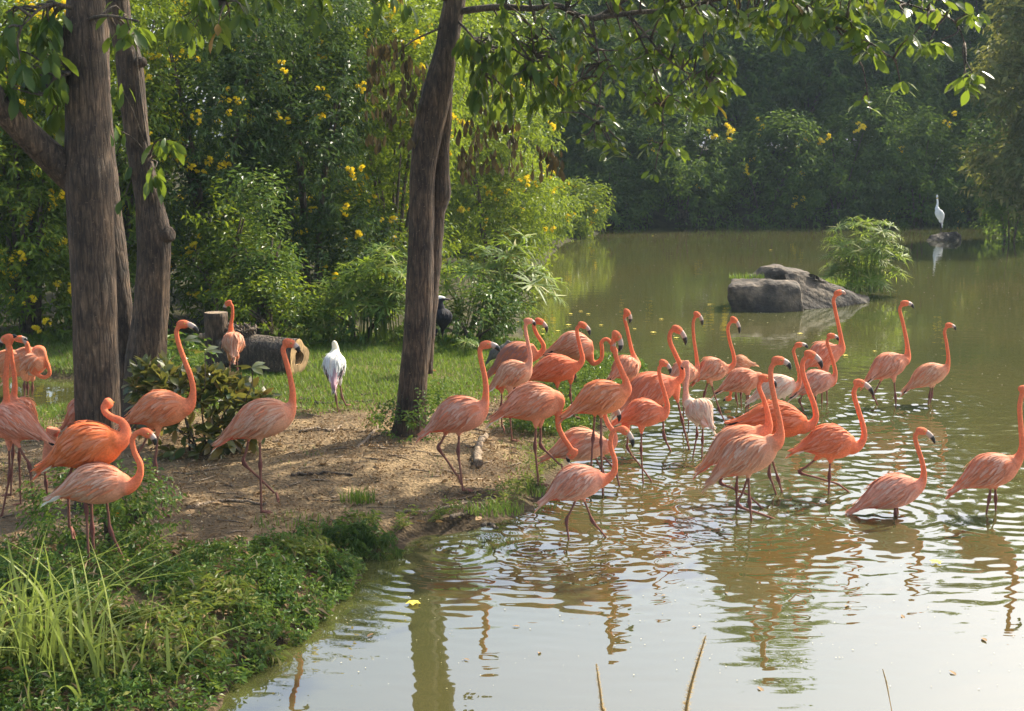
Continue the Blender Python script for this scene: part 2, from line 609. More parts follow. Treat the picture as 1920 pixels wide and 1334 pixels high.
def sstep(x, a, b):
    t = np.clip((x - a) / (b - a), 0, 1)
    return t * t * (3 - 2 * t)


def land(X, Y):
    X, Y = np.asarray(X, float), np.asarray(Y, float)
    X, Y = np.broadcast_arrays(X, Y)
    d = np.minimum(sdf(X, Y, POLY), -sdf(X, Y, POND))
    n = vnoise(np.stack([X.ravel(), Y.ravel()], -1), 3, 0.9).reshape(X.shape)
    n2 = vnoise(np.stack([X.ravel(), Y.ravel()], -1), 5, 4.0).reshape(X.shape)
    d = d + 0.06 * n2 * (Y < 25)
    h = np.where(d > 0, 0.10 * sstep(d, 0, 0.28) + 0.10 * sstep(d, 0.2, 2.0) + (0.025 * n + 0.012 * n2) * sstep(d, 0.05, 0.6), -0.35 * sstep(-d, 0, 1.0) - 0.01)
    near = np.exp(-((X + 2.6) ** 2 / 2.0 + (Y - 8.2) ** 2 / 3.0))
    h = h + 0.14 * near * sstep(d, 0.0, 0.5)
    h = h + 2.6 * sstep(Y, 50.5, 60) * (d > 0)
    return h


def gz(x, y):
    return float(land(np.array([x]), np.array([y]))[0])


def on_land(px, py):
    z = 0.15
    for _ in range(6):
        p = flat(px, py, z)
        z = gz(p[0], p[1])
    return flat(px, py, z)


def grid_mesh(xs, ys, zf):
    X, Y = np.meshgrid(xs, ys)
    Z = zf(X, Y)
    V = np.stack([X, Y, Z], -1).reshape(-1, 3)
    nx, ny = len(xs), len(ys)
    i = np.arange(ny - 1)[:, None] * nx
    j = np.arange(nx - 1)[None]
    Q = np.stack([i + j, i + j + 1, i + nx + j + 1, i + nx + j], -1).reshape(-1, 4)
    return V, Q


xs = np.concatenate([np.linspace(-90, -9, 28)[:-1], np.arange(-9, 3.0, 0.07), np.linspace(3.0, 90, 34)])
ys = np.concatenate([np.linspace(-6, 6.4, 8)[:-1], np.arange(6.4, 20.5, 0.07), np.arange(20.5, 50, 0.5), np.linspace(50, 160, 26)])
def green(X, Y):
    """how grassy the bank is at a point, 0..1"""
    n = vnoise(np.stack([X, Y], -1), 8, .8) * .5 + vnoise(np.stack([X, Y], -1), 9, 2.6) * .35
    back = sstep(Y - .25 * (X + 1.0), 14.3, 15.6)                      # lawn at the back
    left = sstep(-X, 4.2, 5.0) * sstep(Y, 12.6, 13.6)                   # strip by the inlet
    edge = sstep(X, -.2, .5) * sstep(Y, 10.6, 11.3) * .75               # greener towards the pond
    g = np.maximum(np.maximum(back, left), edge)
    return np.clip(g + n * .35 * (g > .02) - .05, 0, 1)



V, Q = grid_mesh(xs, ys, land)
# damp dark rim where the bank meets the water, greener soil under the grass
damp = 0.38 + 0.62 * sstep(V[:, 2], 0.03, 0.125)
gcol = np.stack([damp, damp, damp], -1)
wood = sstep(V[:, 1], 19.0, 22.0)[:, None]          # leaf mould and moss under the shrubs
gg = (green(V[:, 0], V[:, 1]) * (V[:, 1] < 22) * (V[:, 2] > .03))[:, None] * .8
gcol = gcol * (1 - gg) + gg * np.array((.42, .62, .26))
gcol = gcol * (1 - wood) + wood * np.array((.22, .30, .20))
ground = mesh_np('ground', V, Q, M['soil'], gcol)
tag(ground, kind='structure')


# ------------------------------------------------------------------ birds: table (read from the photograph in its own pixels)
W, L = 0, 1
# label, foot px, where, tail tip, chest, half depth px, neck points, head, bill tip, legs, options
BIRDS = [
    # ---- left group on the bank
    ("flamingo at the left edge with upright neck and pale bill turned left", (20, 968), L, (97, 832), (-28, 778), 36,
     [(2, 775), (12, 752), (11, 725), (12, 690), (15, 660)], (15, 634), (3, 652), [[(17, 828), (18, 893), (3, 970)], [(30, 828), (55, 873), (66, 962)]], dict(o=.35, hd=-.05, blk=1)),
    ("coral flamingo seen past the neck of the leftmost flamingo, in front of the pond inlet", (38, 948), L, (74, 805), (8, 762), 30,
     [(20, 760), (27, 735), (27, 705), (22, 672)], (18, 640), (32, 632), [[(36, 800), (36, 860), (39, 948)], [(26, 800), (24, 850), (20, 930)]], dict(o=.45)),
    ("pale pink flamingo preening in the pond inlet with neck folded down its side", (56, 742), W, (8, 712), (84, 668), 30,
     [(76, 658), (86, 676), (93, 700), (82, 708), (66, 700)], (62, 690), (56, 698), [[(52, 712), (52, 726), (53, 742)], [(61, 712), (61, 728), (60, 745)]], dict(o=.25, hd=-.1)),
    ("flamingo in the pond inlet holding its dark bill over its own back", (20, 744), W, (-30, 712), (50, 672), 27,
     [(50, 665), (52, 652), (48, 641), (40, 640)], (34, 636), (52, 642), [[(46, 710), (46, 726), (46, 742)], [(10, 710), (10, 728), (10, 744)]], dict(o=.4)),
    ("bright orange flamingo whose neck loops back behind its shoulder, beside the thick left trunk", (178, 1058), L, (76, 882), (226, 822), 47,
     [(226, 826), (236, 808), (228, 791), (210, 783), (197, 773), (195, 761)], (202, 756), (206, 770), [[(168, 858), (173, 994), (178, 1060)], [(142, 856), (127, 903), (130, 990)]], dict(o=.85, hd=.12, td=.05)),
    ("flamingo mostly hidden behind the thick left trunk", (128, 945), L, (118, 805), (190, 765), 32,
     [(196, 760), (200, 740), (200, 715)], (200, 700), (188, 712), [[(140, 795), (142, 870), (142, 945)], [(84, 880), (86, 905), (91, 948)]], dict(o=.2)),
    ("pale flamingo nearest the camera on the bank with lowered head and whitish bill", (165, 1066), L, (90, 938), (240, 902), 41,
     [(243, 910), (260, 895), (263, 872), (252, 848), (248, 826), (257, 812)], (272, 811), (290, 836), [[(156, 925), (162, 955), (167, 1066)], [(198, 925), (207, 994), (240, 1068)]], dict(o=.18)),
    ("tall flamingo striding beside the broad leaved bush with its head against the trunk", (308, 968), L, (226, 800), (352, 758), 36,
     [(352, 762), (362, 738), (358, 708), (346, 676), (335, 645), (331, 620)], (341, 608), (372, 626), [[(297, 800), (291, 870), (308, 968)], [(284, 802), (258, 856), (319, 922)]], dict(o=.5)),
    ("flamingo with streaked white back walking past the bush, head in front of the log end", (491, 963), L, (408, 834), (548, 768), 38,
     [(541, 772), (549, 745), (545, 712), (537, 680), (531, 655)], (540, 643), (560, 663), [[(487, 815), (488, 870), (490, 962)], [(469, 812), (457, 868), (515, 925)]], dict(o=.15)),
    ("pale flamingo seen from behind between the stump and the log, head turned left", (437, 722), L, (438, 672), (437, 634), 23,
     [(434, 628), (433, 610), (436, 590), (435, 574)], (429, 568), (422, 584), [[(431, 672), (430, 696), (430, 722)], [(444, 672), (445, 696), (445, 722)]], dict(o=.12, dy=.36)),
    # ---- right group
    ("flamingo just right of the central trunk with upright neck and grey bill", (868, 921), L, (790, 818), (910, 764), 36,
     [(904, 766), (911, 738), (909, 708), (902, 676), (900, 655)], (909, 647), (937, 660), [[(861, 807), (859, 848), (868, 921)], [(838, 808), (822, 840), (857, 892)]], dict(o=.25)),
    ("pale streaked flamingo with a pinkish white neck crossing a darker flamingo behind it", (960, 828), L, (916, 733), (994, 690), 27,
     [(988, 693), (994, 670), (989, 640), (985, 615)], (989, 602), (1003, 612), [[(957, 733), (956, 778), (960, 828)], [(941, 731), (940, 762), (941, 800)]], dict(o=.15, neck=.5)),
    ("flamingo with dark streaks along its back standing at the back of the grass", (968, 770), L, (914, 708), (1004, 652), 27,
     [(1002, 667), (1016, 660), (1019, 647), (1006, 626), (1001, 610)], (1010, 602), (1025, 624), [[(965, 688), (965, 728), (966, 770)], [(955, 690), (954, 730), (953, 768)]], dict(o=.3, grey=1)),
    ("plain orange flamingo in front of the one bending its neck, on the grass", (1058, 800), L, (978, 718), (1082, 684), 27,
     [(1080, 687), (1092, 675), (1088, 652), (1083, 630), (1082, 616)], (1091, 609), (1105, 630), [[(1045, 718), (1045, 755), (1045, 800)], [(1070, 714), (1069, 742), (1078, 785)]], dict(o=.75)),
    ("flamingo with its neck lowered to the ground in front of its legs", (1010, 912), L, (924, 788), (1050, 745), 38,
     [(1046, 752), (1047, 775), (1047, 800), (1056, 820), (1068, 838)], (1075, 850), (1068, 868), [[(1005, 790), (1003, 838), (1010, 911)], [(1013, 790), (1014, 836), (1050, 872)]], dict(o=.4)),
    ("pale flamingo preening with its bill at its back, behind the nearest wading flamingo", (1155, 914), W, (1018, 862), (1134, 828), 33,
     [(1140, 838), (1152, 828), (1151, 812), (1140, 795), (1134, 778), (1138, 765)], (1147, 761), (1160, 792), [[(1112, 850), (1130, 885), (1131, 926)], [(1124, 848), (1154, 882), (1162, 914)]], dict(o=.12, neck=.75)),
    ("pale winged flamingo wading nearest the bank with S shaped neck and drooping bill", (1072, 1010), W, (1014, 946), (1128, 890), 35,
     [(1130, 900), (1150, 888), (1153, 865), (1145, 838), (1147, 815), (1156, 805)], (1168, 806), (1186, 840), [[(1084, 928), (1062, 977), (1069, 1034)], [(1091, 928), (1111, 978), (1135, 1006)]], dict(o=.15)),
    ("orange flamingo with striped shoulder and bill pointing straight down, at the water edge", (1128, 925), W, (1058, 782), (1174, 734), 34,
     [(1172, 733), (1174, 718), (1166, 697), (1157, 675), (1151, 652), (1150, 636)], (1155, 628), (1160, 660), [[(1127, 768), (1127, 830), (1130, 925)], [(1116, 768), (1112, 820), (1108, 880)]], dict(o=.55, hd=-.06)),
    ("flamingo turned away with a tall vivid orange neck leaning left over the back pond", (1180, 795), W, (1142, 712), (1194, 684), 25,
     [(1192, 682), (1184, 655), (1176, 618), (1171, 595)], (1175, 585), (1179, 607), [[(1172, 712), (1172, 750), (1173, 790)], [(1182, 712), (1183, 750), (1184, 792)]], dict(o=.4, dy=.25, blk=1)),
    ("pink flamingo curling its neck into an upright loop at the back shore", (1075, 742), W, (1022, 665), (1112, 648), 28,
     [(1104, 668), (1113, 682), (1127, 674), (1129, 656), (1128, 642), (1137, 636), (1146, 644)], (1150, 655), (1152, 672), [[(1078, 672), (1078, 706), (1078, 742)], [(1070, 672), (1070, 706), (1069, 740)]], dict(o=.3, blk=1)),
    ("orange flamingo in the middle of the flock with S neck and large black bill tip", (1285, 845), W, (1156, 776), (1262, 714), 34,
     [(1262, 718), (1278, 708), (1278, 690), (1266, 664), (1256, 640), (1258, 622)], (1268, 617), (1285, 648), [[(1241, 745), (1245, 818), (1267, 868)], [(1268, 742), (1279, 790), (1293, 846)]], dict(o=.6)),
    ("orange flamingo crossing its legs in shallow water, its bill hiding a neighbour's tail", (1206, 905), W, (1150, 796), (1243, 770), 28,
     [(1242, 779), (1251, 763), (1246, 738), (1238, 710), (1236, 692)], (1243, 680), (1256, 702), [[(1203, 803), (1202, 845), (1206, 906)], [(1176, 803), (1177, 842), (1220, 900)]], dict(o=.6)),
    ("whitish flamingo seen from behind with pale neck and ruffled tail", (1308, 860), W, (1336, 804), (1292, 758), 27,
     [(1289, 752), (1286, 728), (1290, 704), (1290, 690)], (1286, 682), (1281, 694), [[(1306, 795), (1307, 815), (1299, 858)], [(1318, 797), (1317, 825), (1316, 861)]], dict(o=.0, dy=.22, neck=.35, hd=.06, white=1)),
    ("flamingo behind the whitish one with a straight vivid neck, facing right", (1292, 800), W, (1252, 718), (1302, 694), 23,
     [(1307, 700), (1306, 670), (1301, 635), (1300, 605)], (1306, 589), (1316, 611), [[(1282, 716), (1282, 755), (1281, 800)], [(1290, 716), (1290, 755), (1291, 800)]], dict(o=.3, dy=.2)),
    ("pink flamingo striding right with a straight trailing leg, below the boulder", (1340, 795), W, (1302, 716), (1360, 686), 24,
     [(1362, 692), (1375, 684), (1376, 668), (1368, 638), (1365, 614)], (1375, 599), (1386, 626), [[(1331, 712), (1349, 770), (1364, 801)], [(1329, 712), (1321, 738), (1314, 780)]], dict(o=.25, dy=.15)),
    ("flamingo dipping its bill into the water with its back to the boulder", (1386, 762), W, (1416, 684), (1372, 694), 20,
     [(1374, 704), (1372, 722), (1370, 738)], (1367, 748), (1357, 754), [[(1381, 702), (1380, 745), (1384, 762)], [(1393, 702), (1389, 738), (1390, 761)]], dict(o=.2)),
    ("pale flamingo with black wing tip showing, its front hidden by two necks", (1401, 778), W, (1342, 738), (1424, 706), 24,
     [(1426, 710), (1434, 722), (1436, 740)], (1437, 752), (1444, 764), [[(1400, 736), (1400, 757), (1398, 776)], [(1403, 736), (1403, 757), (1404, 778)]], dict(o=.15, blk=1)),
    ("whitish flamingo behind the big orange one, orange neck bent right", (1478, 795), W, (1404, 754), (1490, 716), 24,
     [(1490, 727), (1498, 718), (1499, 702), (1492, 675), (1488, 657)], (1496, 647), (1515, 654), [[(1460, 742), (1460, 770), (1460, 795)], [(1470, 742), (1470, 770), (1471, 795)]], dict(o=.0, white=1)),
    ("pale pink flamingo with slender curved neck right of the big orange one", (1530, 772), W, (1484, 746), (1560, 706), 24,
     [(1559, 716), (1566, 702), (1563, 682), (1555, 655), (1551, 640)], (1557, 630), (1572, 640), [[(1529, 738), (1529, 756), (1530, 772)], [(1506, 738), (1499, 752), (1511, 780)]], dict(o=.1, blk=1)),
    ("flamingo with the tallest neck overlapping the boulder, bill without black tip", (1551, 758), W, (1504, 694), (1573, 654), 25,
     [(1576, 655), (1577, 635), (1571, 605), (1565, 577), (1563, 562)], (1570, 550), (1585, 553), [[(1550, 692), (1550, 728), (1551, 758)], [(1541, 692), (1541, 728), (1541, 757)]], dict(o=.35, tip=0)),
    ("big vivid orange flamingo lying low in the water behind two upright necks", (1455, 925), W, (1368, 796), (1512, 792), 35,
     [(1512, 799), (1529, 786), (1527, 762), (1516, 732), (1506, 702), (1505, 680)], (1517, 664), (1541, 692), [[(1452, 812), (1442, 888), (1455, 926)], [(1432, 812), (1459, 899), (1466, 922)]], dict(o=1.0, blk=1)),
    ("streaked pink flamingo in front of a twin with one foot kicked forward in water", (1405, 975), W, (1328, 908), (1452, 832), 38,
     [(1458, 824), (1462, 795), (1453, 752), (1446, 715), (1446, 690)], (1457, 676), (1482, 694), [[(1403, 880), (1405, 940), (1409, 977)], [(1408, 880), (1384, 948), (1472, 981)]], dict(o=.2)),
    ("flamingo half hidden behind the streaked pink one with darker back and raised foot", (1381, 956), W, (1310, 884), (1430, 810), 34,
     [(1437, 806), (1440, 780), (1432, 750), (1423, 725)], (1431, 709), (1455, 728), [[(1384, 868), (1381, 915), (1381, 956)], [(1366, 868), (1351, 906), (1402, 928)]], dict(o=.3)),
    ("orange flamingo standing on one leg with the other bent behind, near the flock's right end", (1554, 925), W, (1486, 848), (1602, 828), 34,
     [(1603, 838), (1619, 824), (1619, 802), (1609, 768), (1601, 738)], (1609, 718), (1637, 742), [[(1557, 860), (1555, 895), (1554, 925)], [(1536, 856), (1499, 886), (1572, 908)]], dict(o=.7)),
    ("flamingo standing deep in the water with its belly near the surface", (1679, 965), W, (1594, 962), (1726, 908), 33,
     [(1722, 912), (1732, 892), (1729, 866), (1720, 838), (1716, 818)], (1726, 808), (1753, 833), [[(1678, 944), (1679, 965), (1679, 985)], [(1682, 944), (1682, 965), (1683, 985)]], dict(o=.2)),
    ("flamingo cut by the right picture edge, two straight legs in the water", (1862, 960), W, (1784, 924), (1906, 868), 34,
     [(1905, 864), (1916, 840), (1914, 800), (1912, 762)], (1918, 730), (1938, 748), [[(1858, 912), (1855, 935), (1850, 960)], [(1866, 912), (1867, 935), (1867, 961)]], dict(o=.35)),
    ("flamingo with orange shoulder patch and tall neck, second from the right at the back", (1672, 760), W, (1622, 720), (1696, 672), 25,
     [(1699, 672), (1701, 648), (1693, 606), (1687, 580)], (1695, 569), (1713, 579), [[(1676, 708), (1679, 745), (1680, 762)], [(1656, 706), (1637, 742), (1647, 762)]], dict(o=.3, dy=.12, blk=1)),
    ("small pale flamingo farthest right in open water with upright neck", (1743, 757), W, (1694, 736), (1774, 690), 22,
     [(1772, 694), (1778, 675), (1775, 645), (1771, 622)], (1778, 610), (1792, 620), [[(1746, 722), (1743, 742), (1741, 757)], [(1750, 722), (1747, 742), (1744, 756)]], dict(o=.15, blk=1)),
]

C_ = lambda *a: np.array(a, float)
PAL = dict(
    flamingo=dict(pale=C_(.64, .325, .190), orange=C_(.69, .155, .052), neck=C_(.68, .165, .072), neckpale=C_(.70, .38, .27), rump=C_(.64, .12, .065), leg=C_(.20, .088, .062), hock=C_(.15, .055, .045),
                  beak=C_(.42, .31, .25), tip=C_(.012, .012, .012), white=C_(.74, .56, .44), dark=C_(.20, .10, .08)),
    white_stork=dict(pale=C_(.78, .75, .68), orange=C_(.78, .75, .68), neck=C_(.78, .73, .55), neckpale=C_(.78, .73, .6), rump=C_(.72, .5, .5), leg=C_(.25, .13, .09), hock=C_(.2, .1, .08),
                     beak=C_(.6, .45, .12), tip=C_(.5, .35, .1), white=C_(.82, .8, .76), dark=C_(.02, .02, .025)),
    egret=dict(pale=C_(.78, .80, .80), orange=C_(.78, .80, .80), neck=C_(.8, .82, .82), neckpale=C_(.8, .82, .82), rump=C_(.78, .8, .8), leg=C_(.03, .03, .03), hock=C_(.03, .03, .03),
               beak=C_(.55, .4, .06), tip=C_(.4, .3, .06), white=C_(.82, .84, .84), dark=C_(.7, .72, .72)),
    dark_stork=dict(pale=C_(.013, .014, .020), orange=C_(.013, .014, .020), neck=C_(.02, .02, .026), neckpale=C_(.02, .02, .026), rump=C_(.013, .013, .02), leg=C_(.35, .10, .05), hock=C_(.3, .08, .05),
                    beak=C_(.05, .045, .05), tip=C_(.06, .03, .03), white=C_(.02, .02, .03), dark=C_(.01, .01, .015)),
    grey_heron=dict(pale=C_(.13, .12, .11), orange=C_(.13, .12, .11), neck=C_(.2, .19, .16), neckpale=C_(.2, .19, .16), rump=C_(.15, .14, .12), leg=C_(.15, .12, .05), hock=C_(.15, .12, .05),
                    beak=C_(.12, .11, .09), tip=C_(.05, .05, .05), white=C_(.22, .21, .19), dark=C_(.06, .06, .055)),
)

PROF_T = np.array([0, .08, .18, .30, .42, .55, .66, .78, .88, .95, 1.0])
PROF_R = np.array([.05, .11, .24, .50, .79, .97, 1.0, .93, .74, .52, .28])


def vox(V, F, size):
    me = mesh_np('tmp', V, F, link=False)
    o = bpy.data.objects.new('tmp', me)
    COL.objects.link(o)
    md = o.modifiers.new('r', 'REMESH')
    md.mode = 'VOXEL'
    md.voxel_size = size
    dg = bpy.context.evaluated_depsgraph_get()
    ev = o.evaluated_get(dg).to_mesh()
    nv, npg = len(ev.vertices), len(ev.polygons)
    v = np.empty(nv * 3, np.float32)
    ev.vertices.foreach_get('co', v)
    v = v.reshape(-1, 3).astype(float)
    li = np.empty(len(ev.loops), np.int32)
    ev.loops.foreach_get('vertex_index', li)
    q = li.reshape(-1, 4) if len(li) == 4 * npg else None
    e = np.empty(len(ev.edges) * 2, np.int32)
    ev.edges.foreach_get('vertices', e)
    e = e.reshape(-1, 2)
    bpy.data.objects.remove(o)
    bpy.data.meshes.remove(me)
    deg = np.bincount(e.ravel(), minlength=nv)[:, None]
    for lam in (.6, -.5, .6, -.5, .5):
        acc = np.zeros_like(v)
        np.add.at(acc, e[:, 0], v[e[:, 1]])
        np.add.at(acc, e[:, 1], v[e[:, 0]])
        v = v + lam * (acc / np.maximum(deg, 1) - v)
    return v, q


def ball(c, r, ax=None, n=10):
    """ellipsoid loft: radii r=(along ax, side, up)"""
    u = np.linspace(-1, 1, n)
    u = np.sin(u * np.pi / 2)
    ax = unit(np.asarray(ax if ax is not None else (1, 0, 0), float))
    P = np.asarray(c)[None] + u[:, None] * ax[None] * r[0]
    rad = np.sqrt(np.maximum(0, 1 - u ** 2)) + 1e-3
    return tube(P, rad * r[1], 12, R2=rad * r[2])


WADERS = []
B_COUNT = 0


def make_bird(spec, name, cat, pal, group=None, beak_bend=1.0, voxel=0.010, hmul=1.0, neck_r=.0245):
    global B_COUNT
    B_COUNT += 1
    br = np.random.default_rng(100 + B_COUNT)
    label, foot, where, Tp, Cp, Rp, neckp, headp, tipp, legs, op = spec
    pc = PAL[pal]
    base = on_land(*foot) if where == L else flat(*foot)
    if where == W:
        WADERS.append(base)
    Y0 = base[1]
    spx = FPX / Y0
    R = Rp / spx
    k = float(np.clip(R / .15, .85, 1.12)) * hmul
    dy = op.get('dy', 0.0)
    hd = op.get('hd', 0.0)
    o = op.get('o', .3)
    tint = C_(1, 1, 1) * br.uniform(.92, 1.05) * C_(1, br.uniform(.88, 1.06), br.uniform(.90, 1.12)) if pal == 'flamingo' else C_(1, 1, 1)
    Tt, Cc = at(*Tp, Y0 - dy / 2), at(*Cp, Y0 + dy / 2)
    ax = unit(Cc - Tt)
    side = unit(np.cross(ax, (0, 0, 1)))
    up = np.cross(side, ax)
    # body loft
    n = 22
    t = np.linspace(0, 1, n)
    rr = np.interp(t, PROF_T, PROF_R)
    rr = np.convolve(np.pad(rr, 1, mode='edge'), [.25, .5, .25], 'valid') * R
    axis = Tt + (Cc - Tt) * t[:, None] + up * (.30 * R * np.sin(np.pi * np.clip(t * 1.05, 0, 1)))[:, None]
    wid = op.get('w', .84)
    a = np.linspace(0, 2 * np.pi, 20, endpoint=False)
    # belly a little deeper than the back
    hz = np.where(np.cos(a) < 0, 1.06, .96)
    Vb = axis[:, None] + up * (rr[:, None] * np.cos(a)[None] * hz[None])[..., None] + side * (rr[:, None] * wid * np.sin(a)[None])[..., None]
    ns = 20
    i = np.arange(n - 1)[:, None] * ns
    j = np.arange(ns)[None]
    kk = (j + 1) % ns
    Qb = np.stack([i + j, i + ns + j, i + ns + kk, i + kk], -1).reshape(-1, 4)
    Vb = Vb.reshape(-1, 3)
    jj = np.arange(ns)
    Tb = np.vstack([np.stack([np.full(ns, n * ns), jj, (jj + 1) % ns], -1), np.stack([np.full(ns, n * ns + 1), (n - 1) * ns + (jj + 1) % ns, (n - 1) * ns + jj], -1)])
    Vb = np.vstack([Vb, axis[0], axis[-1]])
    S = Soup().add(Vb, Qb, Tb)
    # neck
    YC = Y0 + dy / 2
    YH = YC + hd
    m = len(neckp)
    npts = [axis[int(n * .76)]] + [at(*p, YC + hd * (q / max(1, m))) for q, p in enumerate(neckp)] + [at(*headp, YH)]
    NP = catmull(npts, 44)
    s = np.concatenate(([0], np.cumsum(np.linalg.norm(np.diff(NP, axis=0), axis=1))))
    s0 = np.linalg.norm(npts[1] - npts[0])
    sr = np.maximum(0, s - s0 * .9)
    nr = k * (neck_r + .050 * np.exp(-sr / .055) - .004 * np.clip(s / s[-1], 0, 1))
    nr = np.minimum(nr, R * .62)
    S.tube(NP, nr, 12)
    # head
    H = npts[-1]
    K = at(*tipp, YH + op.get('td', 0))
    bd = unit(K - H)
    hup = np.array((0, 0, 1.0))
    hup = unit(hup - bd * np.dot(hup, bd))
    if op.get('flip'):
        hup = -hup
    bl = np.linalg.norm(K - H)
    fwd = unit(bd + .55 * beak_bend * hup)          # the head points above the bent bill
    Vh, Qh, Th = ball(H + fwd * .012 * k, (.058 * k, .037 * k, .030 * k), fwd)
    S.add(Vh, Qh, Th)
    bb = H + fwd * min(.062 * k, bl * .45)
    S.tube(np.array([H, H + fwd * .03 * k, bb]), np.array([.034, .031, .021]) * k, 10)
    # thighs
    thigh = []
    for q, lg in enumerate(legs):
        off = (.035 if q == 0 else -.035) * (-1 if Cp[0] < Tp[0] else 1) * -1
        d = Y0 + off
        hip = at(*lg[0], d)
        ti = int(np.argmin(np.linalg.norm(axis - hip, axis=1)))
        root = axis[ti] + side * 0
        root = np.array([root[0] * .5 + hip[0] * .5, root[1] + off, root[2]])
        pts = [at(*p, d) for p in lg[:2]] + [at(*lg[2], d)]
        knee = pts[1]
        low = hip + (knee - hip) * min(.30, .09 / max(.02, np.linalg.norm(knee - hip)))
        Pth = np.array([root, root * .45 + hip * .55, hip, low])
        S.tube(Pth, np.array([.062, .052, .032, .010]) * k, 10)
        thigh.append((pts, low))
    Va, Fa, _ = S.arrays()
    v, q = vox(Va, Fa, voxel)
    # colours: plumage as the bird has it
    db = np.linalg.norm(v[:, None] - axis[None], axis=2) / np.maximum(rr, .3 * R)[None]
    ib = db.argmin(1)
    dbm = db.min(1)
    dn = np.linalg.norm(v[:, None] - NP[None], axis=2) / nr[None]
    inn = dn.argmin(1)
    dnm = dn.min(1)
    tb = t[ib]
    upness = ((v - axis[ib]) @ up) / rr[ib]
    o = float(np.clip(o * 1.3 - .06, 0, 1))
    bodyc = (pc['pale'] * (1 - o) + pc['orange'] * o) * tint
    if op.get('white'):
        bodyc = pc['white'] * C_(.92, .88, .84)
    nk = op.get('neck', 1.0)
    neckc = pc['neck'] * nk + pc['neckpale'] * (1 - nk)
    un = s[inn] / s[-1]
    cB = np.broadcast_to(bodyc, v.shape).copy()
    chest = sstep(tb, .80, 1.0)[:, None]
    cB = cB * (1 - chest * .75) + neckc * chest * .75
    rump = (sstep(-upness, -.1, .55) * sstep(.52 - tb, 0, .2))[:, None]
    cB = cB * (1 - rump) + pc['rump'] * rump
    cB *= (1 + .10 * vnoise(v - base, 11 + B_COUNT, 9))[:, None]
    cN = neckc * (1 + .06 * vnoise(v - base, 5, 14))[:, None]
    topn = sstep(un, .86, 1.0)[:, None]
    cN = cN * (1 - .25 * topn) + .25 * topn * (pc['neck'] * .82)
    wn_ = sstep(dbm - dnm, -.15, .25)[:, None]
    wn_[(inn > 14)] = 1.0
    col = cB * (1 - wn_) + cN * wn_
    if 'cap' in op:
        capm = (np.linalg.norm(v - H, axis=1) < .07 * k) & (((v - H) @ np.array((0, 0, 1.0))) > .0)
        col[capm] = op['cap']
    face = sstep((v - H) @ fwd, .040 * k, .060 * k) * (np.linalg.norm(v - H, axis=1) < .1 * k)
    col = col * (1 - face[:, None]) + pc['beak'] * face[:, None]
    col = np.clip(col, 0, .9)
    body = Soup()
    body.add(v - base, q, None, col)
    # lower legs and feet
    for pts, low in thigh:
        hip, hock, ft = pts
        P = catmull(np.array([low + (hip - low) * .25, (low + hock) / 2, hock, (hock * .5 + ft * .5), ft]), 22)
        ss = np.linalg.norm(np.diff(P, axis=0), axis=1)
        ss = np.concatenate(([0], np.cumsum(ss)))
        dh = np.abs(ss - ss[np.argmin(np.linalg.norm(P - hock, axis=1))])
        rad = k * (.0098 + .0085 * np.exp(-(dh / .035) ** 2) - .0012 * ss / ss[-1])
        in_water = where == W
        if in_water:
            e = P[-1] + unit(P[-1] - P[-4]) * .18 + np.array((0, 0, -.08))
            P = np.vstack([P, e])
            rad = np.append(rad, rad[-1])
        hh = np.exp(-(np.append(dh, 1)[:len(P)] / .05) ** 2)[:, None]
        lc = pc['leg'] * (1 - hh) + pc['hock'] * hh
        body.tube(P - base, rad, 7, col=None, caps=True)
        body.C.append(np.vstack([np.repeat(lc, 7, 0), lc[:1], lc[-1:]]))
        if not in_water:
            lifted = ft[2] > base[2] + .10
            f = np.array((1.0, 0, 0)) if Cp[0] >= Tp[0] - 8 else np.array((-1.0, 0, 0))
            if dy > .3:
                f = np.array((0.15, .98, 0))
            if lifted:
                f = unit(f * .35 + np.array((0, 0, -.95)))
            sd = unit(np.cross(f, (0, 0, 1.0) if not lifted else (1.0, 0, 0)))
            upv = np.array((0, 0, 1.0)) if not lifted else unit(np.cross(sd, f))
            z0 = ft - base
            toe = lambda ang, ln: z0 + (f * math.cos(ang) + sd * math.sin(ang)) * ln * k
            for ang in (-.5, 0, .5):
                e = toe(ang, .085 if ang == 0 else .075)
                body.tube(np.array([z0 + upv * .012, (z0 + e) / 2 + upv * .010, e + upv * .004]), np.array([.009, .007, .004]) * k, 6, col=pc['leg'] * 1.15)
            wv = np.array([z0 + upv * .008, toe(-.5, .07) + upv * .005, toe(0, .08) + upv * .006, toe(.5, .07) + upv * .005, z0 + upv * .002, toe(-.5, .07), toe(0, .08), toe(.5, .07)])
            body.add(wv, None, np.array([[0, 1, 2], [0, 2, 3], [4, 6, 5], [4, 7, 6]]), pc['leg'] * 1.2)
    Vf, Ff, Cf = body.arrays()
    bo = mesh_np(name, Vf, Ff, M['plumage'], Cf)
    bo.location = base
    tag(bo, label, cat, group)
    # bill
    nb = 14
    u = np.linspace(0, 1, nb)[:, None]
    p0 = bb - fwd * .012 * k
    ctl = p0 * .40 + K * .60 + hup * .028 * k * beak_bend
    PB = (1 - u) ** 2 * p0 + 2 * u * (1 - u) * ctl + u ** 2 * K
    br_ = np.interp(u[:, 0], [0, .3, .55, .8, 1], [.023, .0225, .021, .014, .003]) * k
    if beak_bend < .5:
        br_ = np.interp(u[:, 0], [0, .3, 1], [.020, .014, .002]) * k
    cb = np.where(u > .44, pc['tip'] if op.get('tip', 1) else pc['beak'] * C_(1, .8, .7), pc['beak'])
    bm = Soup()
    Vt, Qt, Tt_ = tube(PB - base, br_, 9, R2=br_ * .8)
    bm.add(Vt, Qt, Tt_, None)
